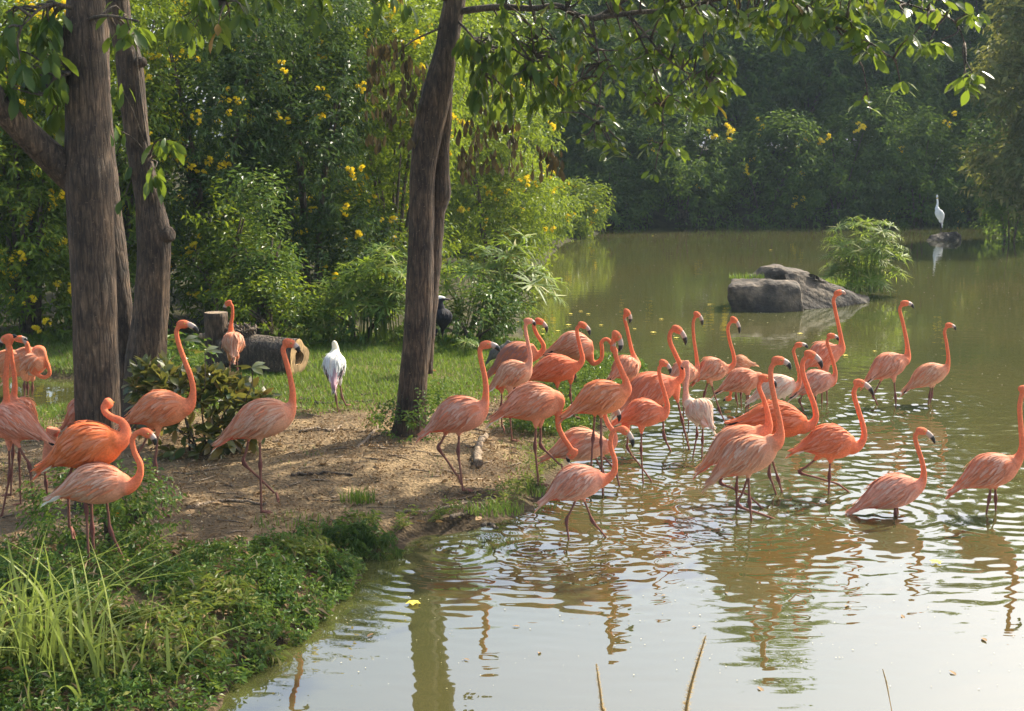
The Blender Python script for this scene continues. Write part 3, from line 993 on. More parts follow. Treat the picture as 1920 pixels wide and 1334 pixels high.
    bm.C.append(np.vstack([np.repeat(cb, 9, 0), cb[:1], cb[-1:]]))
    bm.build('bill', M['bill'], bo)
    # eyes
    es = unit(np.cross(fwd, hup))
    for sg in (-1, 1):
        ev_, eq, et = ball(H + fwd * .022 * k + hup * .010 * k + es * sg * .029 * k - base, (.0065 * k,) * 3, fwd, 5)
        mesh_np('eye', ev_, [eq, et], M['eye'], parent=bo)
    # feathers
    def surf(tt, aa, lift, sg):
        tt = np.clip(tt, -.10, 1)
        rr_ = np.interp(tt, t, rr)
        rr_ = np.maximum(rr_, .10 * R)
        base_ = np.stack([np.interp(np.clip(tt, 0, 1), t, axis[:, c]) for c in range(3)], -1) + (Cc - Tt) * np.minimum(tt, 0)[..., None] * .8 - np.array((0, 0, 1.0)) * (np.minimum(tt, 0) ** 2 * 4 * R)[..., None]
        h = np.where(np.cos(aa) < 0, 1.06, .96)
        return base_ + up * ((rr_ * h + lift) * np.cos(aa))[..., None] + side * ((rr_ * wid + lift) * np.sin(aa) * sg)[..., None]

    for sg in (-1, 1):
        fe = Soup()
        rows = [(.90, .17, 20, 16, 96), (.83, .20, 25, 12, 110), (.76, .22, 28, 8, 114), (.69, .24, 29, 6, 116), (.62, .25, 29, 5, 116), (.55, .27, 27, 5, 114), (.48, .29, 25, 5, 108), (.41, .30, 20, 5, 102), (.35, .36, 16, 4, 94), (.27, .30, 11, 4, 84)]
        for ri, (t0, ln, cnt, a0, a1) in enumerate(rows):
            for c in range(cnt):
                aa0 = math.radians(a0 + (a1 - a0) * (c + br.uniform(.1, .9)) / cnt)
                tl = t0 + br.uniform(-.035, .035)
                le = ln * br.uniform(.8, 1.15)
                u5 = np.array([0, .3, .65, .9, 1.0])
                sag = br.uniform(.14, .40) * (1 if ri < 7 else .4)
                tc = tl - le * u5
                ac = aa0 + sag * u5 ** 1.5
                wv_ = np.array([.5, 1.0, 1.0, .7, .12]) * br.uniform(.0065, .0105) * k
                lift = (.001 + .011 * u5 * br.uniform(.4, 1.4) * (2.4 if br.random() < .09 else 1)) * k
                mid = surf(tc, ac, lift + .003 * k, sg)
                dirv = unit(np.gradient(mid, axis=0))
                ctr = np.stack([np.interp(np.clip(tc, 0, 1), t, axis[:, cc]) for cc in range(3)], -1)
                nrm = unit(mid - ctr)
                sdv = unit(np.cross(dirv, nrm))
                lf, rt = mid + sdv * wv_[:, None] - nrm * .003 * k, mid - sdv * wv_[:, None] - nrm * .003 * k
                Vv = np.stack([lf, mid, rt], 1).reshape(-1, 3) - base
                ii = np.arange(4)[:, None] * 3
                Qv = np.concatenate([np.stack([ii + 0, ii + 1, ii + 4, ii + 3], -1).reshape(-1, 4), np.stack([ii + 1, ii + 2, ii + 5, ii + 4], -1).reshape(-1, 4)])
                # feather colour: the bird's tint, a coral base and a paler tip, some feathers whiter
                z = br.random()
                patch = .5 + .5 * math.sin(3.0 * ri * .35 + c * .25 + B_COUNT)
                fc = bodyc * br.uniform(.90, 1.07)
                if op.get('grey'):
                    fc = bodyc * .70 if z < .5 else pc['dark'] * 1.5
                elif z < .30 * patch:
                    fc = fc * .55 + pc['orange'] * .45
                elif z > .68:
                    fc = fc * .62 + (pc['white'] * (1 - o * .6) + bodyc * o * .6) * .38
                elif z > .58:
                    fc = fc * C_(.78, .70, .68)
                if ri >= 8 and op.get('blk') and c >= cnt - 4:
                    fc = pc['tip'] if pal == 'flamingo' else pc['dark']
                if pal == 'white_stork' and (ri >= 7 or (ri >= 5 and c >= cnt * .6)):
                    fc = pc['dark'] if c >= cnt * .72 else C_(.60, .33, .36)
                elif pal == 'white_stork' and 3 <= ri < 7 and .46 < c / cnt < .62:
                    fc = pc['dark']
                coral = fc * .70 + pc['orange'] * .30 if fc.sum() > .2 else fc
                tipc = np.clip(fc * C_(1.06, 1.18, 1.2), 0, .86)
                lenc = np.array([0, .25, .6, .9, 1.0])[:, None]
                edge = coral * (1 - lenc) + tipc * lenc
                midc = edge * .86
                cv = np.stack([edge, midc, edge], 1).reshape(-1, 3)
                fe.add(Vv, Qv, None, cv)
        fe.build('wing', M['feather'], bo)
    # ragged tail
    ta = Soup()
    nt_ = 13
    for c in range(nt_):
        w0 = (c - (nt_ - 1) / 2) / ((nt_ - 1) / 2)
        le = br.uniform(.35, 1.1)
        root = axis[int(n * .30)] + up * .30 * rr[int(n * .30)] * (1 - abs(w0)) * br.uniform(-.6, 1)
        mid_ = axis[int(n * .12)] + up * .02 * k * br.uniform(-1.2, .6)
        down = np.array((0, 0, -1.0))
        e = Tt - ax * (.03 + .03 * le) * k + down * .045 * le * k
        P = catmull(np.array([root + side * w0 * .045 * k, mid_ + side * w0 * .030 * k, Tt + side * w0 * .018 * k + down * .008 * k, e + side * w0 * br.uniform(.008, .03) * k]), 7)
        wv_ = np.array([.5, .9, 1, 1, .8, .5, .08]) * .012 * k
        dirv = unit(np.gradient(P, axis=0))
        nz = unit(np.array((0, 0, 1.0)) * .5 + up * .5 + side * w0 * 1.3)
        sdv = unit(np.cross(dirv, nz))
        Vv = np.stack([P + sdv * wv_[:, None], P + nz * .003 * k, P - sdv * wv_[:, None]], 1).reshape(-1, 3) - base
        ii = np.arange(6)[:, None] * 3
        Qv = np.concatenate([np.stack([ii, ii + 1, ii + 4, ii + 3], -1).reshape(-1, 4), np.stack([ii + 1, ii + 2, ii + 5, ii + 4], -1).reshape(-1, 4)])
        z = br.random()
        if pal == 'white_stork':
            bodyc = pc['dark'] if c % 4 == 1 else C_(.62, .36, .38)
            z = .7
        fc = pc['rump'] * .8 + bodyc * .2 if z < .5 else (bodyc if z < .8 else pc['white'])
        if op.get('grey'):
            fc = fc * .7
        g_ = np.linspace(0, 1, 7)[:, None]
        cv = np.repeat(fc * (1 - g_) + np.clip(fc * C_(1.0, 1.35, 1.3), 0, .85) * g_, 3, 0)
        ta.add(Vv, Qv, None, cv)
    ta.build('tail', M['feather'], bo)
    return bo


for spec in BIRDS:
    make_bird(spec, 'flamingo', 'flamingo', 'flamingo', 'flamingos around the pond')

make_bird(("white stork seen from behind walking away on the dirt, pink and black tail feathers", (633, 772), L, (626, 728), (628, 668), 24,
           [(628, 664), (629, 655)], (627, 644), (627, 650), [[(628, 722), (630, 748), (634, 773)], [(637, 716), (641, 744), (650, 762)]], dict(o=0, dy=.42, td=.12, w=.84)),
          'stork', 'stork', 'white_stork', beak_bend=0.1, neck_r=.036)
make_bird(("black stork with white cap partly hidden behind the central trunk", (806, 696), L, (829, 624), (822, 576), 19,
           [(820, 566), (824, 560)], (828, 560), (847, 563), [[(808, 622), (804, 658), (803, 696)], [(811, 622), (808, 658), (807, 696)]], dict(o=0, w=1.0, cap=(.75, .74, .7))),
          'stork', 'stork', 'dark_stork', beak_bend=0.05, neck_r=.032)
make_bird(("white egret standing upright on the small far rock", (1763, 437), W, (1766, 422), (1757, 392), 8,
           [(1757, 390), (1758, 380), (1757, 372)], (1757, 368), (1757, 374), [[(1762, 415), (1763, 426), (1763, 436)], [(1764, 415), (1765, 426), (1765, 436)]], dict(o=0, dy=-.1)),
          'egret', 'egret', 'egret', beak_bend=0.1, neck_r=.034)
make_bird(("small grey heron crouching by the shrub, behind a flamingo's bill", (934, 694), L, (912, 682), (944, 652), 10,
           [(946, 650), (949, 645)], (952, 641), (968, 645), [[(932, 672), (932, 682), (932, 694)], [(936, 672), (936, 682), (936, 694)]], dict(o=0)),
          'heron', 'heron', 'grey_heron', beak_bend=0.05, neck_r=.020, hmul=.7)
WADERS.pop()   # the egret stands on its rock

# ------------------------------------------------------------------ the pond surface
def waves(X, Y):
    sh = X.shape
    X, Y = X.ravel(), Y.ravel()
    Z = np.zeros(X.shape)
    act = np.zeros(X.shape)
    r = np.random.default_rng(21)
    for b in WADERS:
        for rep in range(2):
            cx, cy = b[0] + r.normal(0, .18), b[1] + r.normal(0, .18)
            d = np.hypot(X - cx, Y - cy)
            lam = r.uniform(.10, .21)
            amp = r.uniform(.0012, .0026)
            reach = r.uniform(.5, 1.3)
            Z += amp * np.sin(2 * np.pi * d / lam + r.uniform(0, 6.28)) * np.exp(-d / reach) * sstep(d, 0, .12) * (d < 7)
            act += np.exp(-(d / 1.5) ** 2)
    for cx, cy, lam, amp, reach in [(0.22, 9.9, .16, .003, .7), (-.42, 10.0, .13, .003, .6), (1.75, 9.0, .12, .0015, .35), (2.2, 9.3, .12, .0016, .4), (3.0, 15.5, .3, .004, 1.6), (2.2, 16, .26, .003, 1.5)]:
        d = np.hypot(X - cx, Y - cy)
        Z += amp * np.sin(2 * np.pi * d / lam) * np.exp(-d / reach)
    act = np.clip(act, 0, 1.3)
    for q in range(14):
        th = r.normal(1.35, .55)
        lam = r.uniform(.12, .42)
        dx, dy = math.cos(th), math.sin(th)
        ph = 2 * np.pi / lam * (X * dx + Y * dy) + r.uniform(0, 6.28)
        ph = ph + .8 * np.sin(X * r.uniform(.5, 1.5) + Y * r.uniform(.5, 1.5))
        Z += (.00008 + .00024 * act) * np.sin(ph) * lam / .3
    lim = sstep(X, -3.6, -2.8) * (1 - sstep(X, 7.0, 8.0)) * sstep(Y, 6.3, 6.9) * (1 - sstep(Y, 19, 22.5))
    return (Z * lim).reshape(sh)


wx = np.concatenate([np.linspace(-70, -3.7, 12)[:-1], np.arange(-3.7, 8.1, .034), np.linspace(8.2, 90, 14)])
_d = [6.2]
while _d[-1] < 22.6:
    _d.append(_d[-1] + .0185 * (_d[-1] / 7.5) ** 1.25)
wy = np.concatenate([np.linspace(-4, 6.1, 5), np.array(_d), np.linspace(23, 62, 24)])
V, Q = grid_mesh(wx, wy, waves)
water = mesh_np('pond_water', V, Q, M['water'])
tag(water, kind='structure')

# ------------------------------------------------------------------ leaves in bulk
def sprig_leaves(Cn, D, K, Lf, Wf, stem, droop, r, fold=.18):
    """K leaves along each sprig (centres Cn, directions D): diamond leaves folded on the midrib"""
    n = len(Cn)
    D = unit(D)
    a = unit(np.cross(D, r.normal(size=(n, 3))))
    b = np.cross(D, a)
    j = np.arange(K)
    ang = j[None] * 2.4 + r.uniform(0, 6.28, (n, 1)) + r.normal(0, .25, (n, K))
    pos = Cn[:, None] + D[:, None] * (j[None, :, None] / max(1, K - 1)) * stem * r.uniform(.7, 1.2, (n, 1, 1))
    rad = a[:, None] * np.cos(ang)[..., None] + b[:, None] * np.sin(ang)[..., None]
    ld = unit(D[:, None] * r.uniform(.15, .9, (n, K, 1)) + rad + np.array((0, 0, -1.0)) * droop * r.uniform(.4, 1.3, (n, K, 1)))
    sd = unit(np.cross(ld, D[:, None] + r.normal(0, .35, (n, K, 3))))
    nm = np.cross(sd, ld)
    ln = Lf * r.uniform(.6, 1.2, (n, K, 1))
    wd = Wf * r.uniform(.7, 1.2, (n, K, 1))
    p0 = pos
    mid = pos + ld * ln * .48
    p1 = mid + sd * wd * .5 + nm * ln * fold * .5
    p3 = mid - sd * wd * .5 + nm * ln * fold * .5
    p2 = pos + ld * ln + np.array((0, 0, -1.0)) * ln * .16
    V = np.stack([p0, p1, p2, p3], 2).reshape(-1, 3)
    m = n * K
    i = np.arange(m)[:, None] * 4
    T = np.concatenate([i + np.array([[0, 1, 2]]), i + np.array([[0, 2, 3]])], 1).reshape(-1, 3)
    return V, T


def lump_points(lumps, n, r, inner=.45, bias=.25):
    """sprig roots on and a little inside a cloud of ellipsoids -> points, outward directions"""
    Lc = np.array([l[0] for l in lumps], float)
    Lr = np.array([l[1] for l in lumps], float)
    w = (Lr[:, 0] * Lr[:, 2])
    i = r.choice(len(lumps), n, p=w / w.sum())
    d = r.normal(size=(n, 3))
    d[:, 2] += bias
    d = unit(d)
    rr = 1 - inner * r.random((n, 1)) ** 2.2
    P = Lc[i] + d * Lr[i] * rr
    # drop most of what lies deep inside another lump
    q = (((P[:, None] - Lc[None]) / Lr[None]) ** 2).sum(-1)
    q[np.arange(n), i] = 9
    keep = (q.min(1) > .62) | (r.random(n) < .12)
    keep &= vnoise(P, 77, 1.1 / max(.25, Lr.mean())) > -.42          # gaps between the leaf masses
    return P[keep], unit(d / Lr[i])[keep]


def bush_lumps(r, rad, h, n, ry=None, z0=0.0, lump=1.0):
    out = []
    ry = ry or rad
    for q in range(n):
        th, u = r.uniform(0, 6.28), math.sqrt(r.random())
        z = z0 + h * r.uniform(.08, .86)
        f = math.sqrt(max(.12, 1 - ((z - z0) / h - .35) ** 2 / .75)) * .72
        s = rad * r.uniform(.30, .50) * lump
        out.append(((rad * f * u * math.cos(th), ry * f * u * math.sin(th), z), (s, s, s * r.uniform(.8, 1.1))))
    return out


def sprinkle(name, lumps, n, K, Lf, Wf, stem, droop, mat, r, parent, inner=.45, bias=.25, updir=.5):
    P, D = lump_points(lumps, n, r, inner, bias)
    V, T = sprig_leaves(P, D + np.array((0, 0, updir)), K, Lf, Wf, stem, droop, r)
    return mesh_np(name, V, T, mat, parent=parent, smooth=False)


def stems(r, parent, rad, h, n, mat, name='stem'):
    S = Soup()
    for q in range(n):
        th = r.uniform(0, 6.28)
        e = np.array((rad * .6 * math.cos(th), rad * .6 * math.sin(th), h * r.uniform(.5, .85)))
        P = catmull(np.array([(0.1 * math.cos(th), .1 * math.sin(th), -.1), e * np.array((.35, .35, .5)), e]), 7)
        S.tube(P, np.linspace(.03, .008, 7) * (1 + h * .12), 6)
    return S.build(name, mat, parent)


# flower cluster: a head of small trumpets with five lobes
def flower_mesh(seed):
    r = np.random.default_rng(seed)
    V, T = [], []
    for q in range(9):
        d = unit(r.normal(size=3) + np.array((0, -.3, .6)))
        c = d * r.uniform(.03, .065)
        a = unit(np.cross(d, r.normal(size=3)))
        b = np.cross(d, a)
        k = len(V)
        V.append(c - d * .035)
        for i in range(10):
            an = i * math.pi / 5
            rad = .036 if i % 2 == 0 else .019
            V.append(c + (a * math.cos(an) + b * math.sin(an)) * rad + d * (.012 if i % 2 == 0 else .004))
        for i in range(10):
            T.append((k, k + 1 + i, k + 1 + (i + 1) % 10))
    return mesh_np('flower_cluster', V, np.array(T), M['yellow_flower'], smooth=False, link=False)


FLOWERS = [flower_mesh(s) for s in (1, 2, 3)]


def add_flowers(parent, lumps, n, r, size=1.0):
    P, D = lump_points(lumps, n * 8, r, .02, .4)
    front = [i for i in range(len(P)) if D[i][1] < .35]
    r.shuffle(front)
    for q_ in range(n):
        i = front[(q_ // 3) % len(front)]
        s = size * r.uniform(.6, 1.25)
        p = P[i] + D[i] * .22 + r.normal(0, .10 * size, 3) * (q_ % 3 > 0)
        m = Matrix.Translation([float(v) for v in p]) @ Matrix.Rotation(r.uniform(0, 6.28), 4, 'Z') @ Matrix.Scale(float(s), 4)
        put('flower_cluster', FLOWERS[int(r.integers(3))], parent, m)


PLANT = [0]


def bush(name, label, cat, x, y, rad, h, nl, ns, Lf, Wf, mat, group=None, K=9, droop=.35, flowers=0, fsize=1.0, nst=7, ry=None, inner=.5, updir=.5, z=None, stemlen=None, lump=1.0):
    PLANT[0] += 1
    r = np.random.default_rng(500 + PLANT[0])
    z = gz(x, y) if z is None else z
    o = thing(name, label, cat, (x, y, z), group)
    lumps = bush_lumps(r, rad, h, nl, ry, 0.0, lump)
    sprinkle('foliage', lumps, ns, K, Lf, Wf, stemlen or Lf * 2.6, droop, M[mat], r, o, inner, updir=updir)
    if nst:
        stems(r, o, rad, h, nst, M['twig'])
    if flowers:
        add_flowers(o, lumps, flowers, r, fsize)
    return o


# tall flowering shrubs behind the left trunks
YG = 'yellow flowering shrubs along the left bank'
LB = [
    (-8.5, 20.7, 1.3, 5.6, 34, 'yellow flowering shrub at the far left edge behind the pond inlet'),
    (-7.1, 20.3, 1.2, 5.3, 34, 'bright yellow flowering shrub left of the thick trunk, behind the preening flamingos'),
    (-6.1, 21.3, 1.35, 5.8, 16, 'tall flowering shrub filling the gap between the left trunks'),
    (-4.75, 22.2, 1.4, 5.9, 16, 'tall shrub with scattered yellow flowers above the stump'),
    (-3.4, 23.3, 1.45, 5.6, 14, 'shrub with shade painted into its leaves, a few yellow flowers, right of the left trunks'),
    (-2.1, 24.4, 1.4, 5.3, 16, 'flowering shrub behind the top of the leaning central trunk'),
]
for x, y, rad, h, fl, lab in LB:
    bush('flowering_shrub', lab, 'shrub', x, y, rad, h, 26, 2900, .13, .046, 'dark_or_shaded_leaf' if x in (-4.75, -3.4) else 'bush_leaf', YG, K=10, flowers=int(fl * 9), fsize=.82)  # two middle shrubs get darker leaves: overhead shade put into the colour
for x, y, rad, h, fl, lab in [(-11.2, 26, 2.0, 6.8, 0, 'tall shrub behind the left edge shrubs, dark inside'), (-8.0, 26.5, 2.0, 6.9, 0, 'second row shrub behind the thick left trunk'),
                              (-4.9, 27.5, 2.0, 6.8, 6, 'second row shrub over the dark hollow above the log'), (-2.2, 29, 1.9, 6.3, 8, 'second row shrub seen left of the central trunk'),
                              (-.5, 32.5, 1.6, 4.6, 16, 'yellow flowering shrub just right of the central trunk'), (-.25, 36.5, 1.35, 3.1, 14, 'low flowering shrub on the bank by the sedge'),
                              (.35, 41, 1.35, 2.2, 12, 'flowering shrub sloping down to the bank point'), (1.75, 45.5, 1.15, 1.15, 5, 'low shrub on the bank point beside the water')]:
    bush('flowering_shrub', lab, 'shrub', x, y, rad, h, 24, 2600 if y < 34 else 1900, .15 if y < 34 else .18, .055 if y < 34 else .07, 'bush_leaf', YG, K=9, flowers=int(fl * 5), fsize=1.05)

# light green upright shrub and other low growth behind the log
bush('upright_shrub', 'light green upright shrub with pointed leafy shoots behind the log', 'shrub', -3.6, 20.0, .44, 2.15, 12, 420, .12, .038, 'cover_leaf', K=11, droop=.5, updir=1.6, inner=.35, stemlen=.5)
bush('upright_shrub', 'leafy green shrub between the third left trunk and the upright shrub', 'shrub', -4.3, 20.6, .75, 2.2, 14, 620, .13, .045, 'bush_leaf', K=10, updir=1.0)
bush('low_shrub', 'dense dark shrub behind the black stork at the grass edge', 'shrub', -.55, 19.2, .95, .62, 12, 900, .085, .04, 'cover_leaf', K=8, ry=.5, nst=4)
bush('low_shrub', 'glossy low shrub behind the white stork, between log and central trunk', 'shrub', -2.2, 19.9, .95, .55, 12, 900, .085, .04, 'cover_leaf', K=8, ry=.5, nst=4)
bush('low_shrub', 'low shrub behind the hollow log', 'shrub', -3.3, 19.4, .8, .75, 12, 700, .09, .04, 'bush_leaf', K=8, ry=.5, nst=4)
bush('low_shrub', 'low leafy growth at the foot of the third left trunk', 'shrub', -4.0, 15.2, .55, .55, 8, 420, .09, .035, 'cover_leaf', K=8, nst=4)
bush('low_shrub', 'small dark green shrub around the base of the thick left trunk', 'shrub', *on_land(205, 1022)[:2], .50, .40, 12, 760, .05, .022, 'cover_leaf', K=9, nst=4)
bush('low_shrub', 'tuft of weeds around the base of the central trunk', 'shrub', -.98, 13.45, .42, .30, 8, 380, .055, .022, 'cover_leaf', K=8, nst=0)

# far bank: shrubs at the water, trees behind
FS = [(3.4, 50.6, 1.9, 3.6), (6.3, 51.6, 2.2, 4.4), (9.4, 52.2, 2.3, 4.0), (12.4, 52.6, 2.3, 4.6), (15.4, 53.0, 2.2, 4.2), (18.6, 53.4, 2.3, 4.4), (22, 54, 2.4, 4.6)]
for q, (x, y, rad, h) in enumerate(FS):
    lab = ['dark shrub at the left end of the far bank', 'shaded flowering shrub on the far bank, second from its left end', 'shaded shrub on the far bank above the boulder', 'shaded shrub on the far bank left of the sedge top',
           'shaded shrub on the far bank behind the sedge', 'shaded shrub on the far bank behind the egret', 'shaded shrub at the right end of the far bank'][q]
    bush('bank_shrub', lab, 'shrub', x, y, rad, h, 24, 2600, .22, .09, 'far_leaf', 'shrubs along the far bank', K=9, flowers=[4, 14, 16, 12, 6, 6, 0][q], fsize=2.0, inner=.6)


def tree(name, label, x, y, h, crown_r, crown_h, ns, Lf, Wf, mat, group, lean=0.0, trunk_r=.16, nl=22):
    PLANT[0] += 1
    r = np.random.default_rng(500 + PLANT[0])
    o = thing(name, label, 'tree', (x, y, gz(x, y)), group)
    zc = h - crown_h * .5
    lumps = []
    for q in range(nl):
        d = unit(r.normal(size=3)) * r.random() ** .4
        s = crown_r * r.uniform(.26, .42)
        lumps.append(((lean + d[0] * crown_r * .75, d[1] * crown_r * .75, zc + d[2] * crown_h * .42), (s, s, s * .8)))
    sprinkle('crown', lumps, ns, 9, Lf, Wf, Lf * 2.4, .4, M[mat], r, o, .6, .3)
    S = Soup()
    P = catmull(np.array([(0, 0, -.2), (lean * .2 + .1, 0, h * .3), (lean, .1, zc + crown_h * .2)]), 9)
    S.tube(P, np.linspace(trunk_r, trunk_r * .25, 9), 8)
    for q in range(5):
        l = lumps[q][0]
        b0 = P[3 + q % 4]
        S.tube(catmull(np.array([b0, (b0 + np.array(l)) / 2 + np.array((0, 0, .3)), l]), 6), np.linspace(trunk_r * .4, .02, 6), 6)
    S.build('trunk', M['bark'], o)
    return o


FT = [
    (-7.5, 41, 11.0, 3.4, 9.5, 'far_leaf', 'tall green tree behind the second row shrubs at the far left'),
    (-3.6, 43, 10.6, 3.2, 9.5, 'bush_leaf', 'tall leafy tree seen above the shrubs left of the central trunk'),
    (-1.0, 46.5, 8.4, 2.4, 7.8, 'bush_leaf', 'tree behind the yellow shrubs just right of the central trunk'),
    (2.6, 52, 7.2, 2.5, 6.6, 'far_leaf', 'dark tree at the left corner of the far bank'),
    (5.4, 55.0, 7.6, 2.5, 6.8, 'bush_leaf', 'paler tree of the far bank behind the overhanging leaves'),
    (8.6, 55.5, 6.3, 2.2, 5.6, 'far_leaf', 'round dark tree on the far bank above the boulder'),
    (11.6, 56, 7.2, 2.3, 6.6, 'far_leaf', 'dark tree on the far bank above the sedge clump'),
    (14.6, 56, 6.2, 2.3, 5.6, 'far_leaf', 'shaded tree on the far bank between sedge and egret'),
    (17.8, 56.5, 7.4, 2.5, 6.8, 'far_leaf', 'shaded tree on the far bank right of the egret'),
    (21.0, 57, 8.5, 2.6, 7.8, 'far_leaf', 'dark tree at the right end of the far bank'),
    (3.8, 60, 11.4, 3.0, 9.5, 'bush_leaf', 'tall tree behind the left corner of the far bank'),
    (7.4, 62, 11.0, 3.0, 9.0, 'far_leaf', 'tall tree behind the round dark tree of the far bank'),
    (12.2, 61, 20.0, 3.6, 16.5, 'bush_leaf', 'tallest tree beyond the pond, its top far above the others'),
    (14.0, 63, 12.0, 3.2, 10.5, 'far_leaf', 'tall tree behind the shaded trees of the far bank'),
    (17.6, 62, 11.5, 3.2, 10.0, 'far_leaf', 'tall tree behind the egret side of the far bank'),
    (21.8, 62, 16.0, 3.2, 14.0, 'bush_leaf', 'tall tree behind the right end of the far bank'),
    (16.4, 43, 8.8, 2.3, 8.2, 'olive_leaf', 'brownish green tree cut by the right picture edge'),
]
for q, (x, y, h, cr, ch, mt, lab) in enumerate(FT):
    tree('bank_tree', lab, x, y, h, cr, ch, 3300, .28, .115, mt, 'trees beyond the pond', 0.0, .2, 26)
bush('bank_shrub', 'green shrub at the right picture edge beside the egret', 'shrub', 15.6, 43.5, 1.3, 2.6, 12, 700, .2, .06, 'far_leaf', K=9)

for q, (x, y, rad, h) in enumerate([(-6, 52, 3.6, 8), (-1, 56, 3.4, 8), (4.2, 60, 3.4, 8.5), (9.6, 61, 3.4, 9), (15, 61, 3.4, 9), (20.4, 61, 3.4, 9), (26, 60, 3.6, 9)]):
    bush('back_thicket', ['dense thicket behind the left shrubs', 'dense thicket behind the leaning trunk', 'dense thicket behind the left end of the far bank', 'dense thicket behind the tallest far trees', 'dense thicket behind the sedge side of the far bank',
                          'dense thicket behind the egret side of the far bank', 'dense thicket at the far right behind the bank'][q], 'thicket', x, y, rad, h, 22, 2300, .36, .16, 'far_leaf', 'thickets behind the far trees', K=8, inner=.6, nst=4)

# ------------------------------------------------------------------ big trees in front
LEAF_L = []
for sd in range(4):
    r = np.random.default_rng(40 + sd)
    u = np.linspace(0, 1, 7)
    w = np.array([.02, .09, .15, .19, .19, .13, .01]) * r.uniform(.85, 1.15)
    bend = -.16 * u ** 2 * r.uniform(.3, 1.8)
    V = []
    for i in range(7):
        wob = r.normal(0, .012)
        V += [(u[i], w[i], bend[i] + .05 * w[i] / .19 + wob), (u[i], 0, bend[i]), (u[i], -w[i], bend[i] + .05 * w[i] / .19 - wob)]
    i = np.arange(6)[:, None] * 3
    Qv = np.concatenate([np.stack([i, i + 1, i + 4, i + 3], -1).reshape(-1, 4), np.stack([i + 1, i + 2, i + 5, i + 4], -1).reshape(-1, 4)])
    LEAF_L.append((np.array(V), Qv))


def leaf_data(mat, name='leaf'):
    return [mesh_np(name, V, Qv, M[mat], link=False) for V, Qv in LEAF_L]


LEAF_TREE = leaf_data('tree_leaf')
LEAF_CROTON = leaf_data('croton_leaf')
LEAF_DRY = leaf_data('dark_dry_leaf')
LEAF_FALLEN = leaf_data('dry_leaf', 'fallen_leaf')


def leaf_matrix(p, d, roll, ln):
    d = Vector([float(v) for v in d]).normalized()
    q = d.to_track_quat('X', 'Z')
    return Matrix.Translation([float(v) for v in p]) @ q.to_matrix().to_4x4() @ Matrix.Rotation(float(roll), 4, 'X') @ Matrix.Scale(float(ln), 4)


def trunk_tube(S, pts, seed, ns=20, rows=34, rough=.05):
    """pts: rows of (px, py, width px, distance) -> bark tube with uneven girth"""
    r = np.random.default_rng(seed)
    P4 = []
    for px, py, w, Y in pts:
        p = at(px, py, Y)
        P4.append((p[0], p[1], p[2], w / 2 * Y / FPX))
    P4 = catmull(np.array(P4), rows)
    P, R = P4[:, :3], P4[:, 3]
    a = np.linspace(0, 2 * np.pi, ns, endpoint=False)
    cc = np.stack(np.meshgrid(np.arange(rows) * .5, np.cos(a) * 2, indexing='ij') + [np.broadcast_to(np.sin(a) * 2, (rows, ns))], -1).reshape(-1, 3)
    aa, tt = np.meshgrid(a, np.arange(rows) * 30.0 / rows)
    cr_ = np.stack([np.cos(aa) * 9, np.sin(aa) * 9, tt * .35], -1).reshape(-1, 3)
    ridge = 1 - np.abs(vnoise(cr_, seed + 40, .9)).reshape(rows, ns)
    jit = 1 + rough * vnoise(cc, seed, .8).reshape(rows, ns) + .055 * (ridge - .7) * (ns > 40) + .008 * r.normal(size=(rows, ns))
    V, Qd, T = tube(P, R, ns, jitter=jit)
    S.add(V, Qd, T)
    return P, R


# leaf whorls: (px, py, distance, how many, leaf length m, droop)
def whorls(tr, base, spec, data, r, twig_soup, branch_pts=None, maxobj=300, bulk=None):
    cnt = 0
    for px, py, Y, n, ln, dr in spec:
        c = at(px, py, Y)
        if branch_pts is not None and len(branch_pts):
            k_ = int(np.argmin(np.linalg.norm(branch_pts - c, axis=1)))
            b = branch_pts[k_]
            mid = (b + c) / 2 + np.array((0, 0, .12 * np.linalg.norm(b - c))) + r.normal(0, .03, 3)
            twig_soup.tube(catmull(np.array([b, mid, c]), 7) - base, np.linspace(.012, .004, 7), 5)
        for q in range(n):
            th = q * 2.4 + r.uniform(-.4, .4)
            d = np.array((math.cos(th), math.sin(th), -dr * r.uniform(.5, 1.5) + r.normal(0, .15)))
            p = c + unit(d) * .02 + r.normal(0, .03, 3)
            mt = leaf_matrix(p - base, d, r.normal(0, .6), ln * r.uniform(.65, 1.2))
            if cnt < maxobj:
                put('leaf', data[int(r.integers(4))], tr, mt)
                cnt += 1
            elif bulk is not None:
                V, Qv = LEAF_L[int(r.integers(4))]
                bulk.add((np.c_[V, np.ones(len(V))] @ np.array(mt).T)[:, :3], Qv)
    return cnt


def scatter_whorls(r, boxes):
    """boxes: (px0, py0, px1, py1, Y0, Y1, how many whorls, leaves each, length, droop)"""
    out = []
    for x0, y0, x1, y1, Y0, Y1, n, lv, ln, dr in boxes:
        for q in range(n):
            out.append((r.uniform(x0, x1), r.uniform(y0, y1), r.uniform(Y0, Y1), int(lv + r.integers(-1, 2)), ln, dr))
    return out


def high_crown(tr, base, lumps, n, r, mat='tree_leaf', name='crown', Lf=.17):
    P, D = lump_points([((np.array(c) - base), s) for c, s in lumps], n, r, .7, .2)
    V, T = sprig_leaves(P, D + np.array((0, 0, .1)), 7, Lf, Lf * .40, Lf * 1.2, .7, r)
    o = mesh_np(name, V, T, M[mat], parent=tr, smooth=False)
    o['kind'] = 'stuff'
    return o


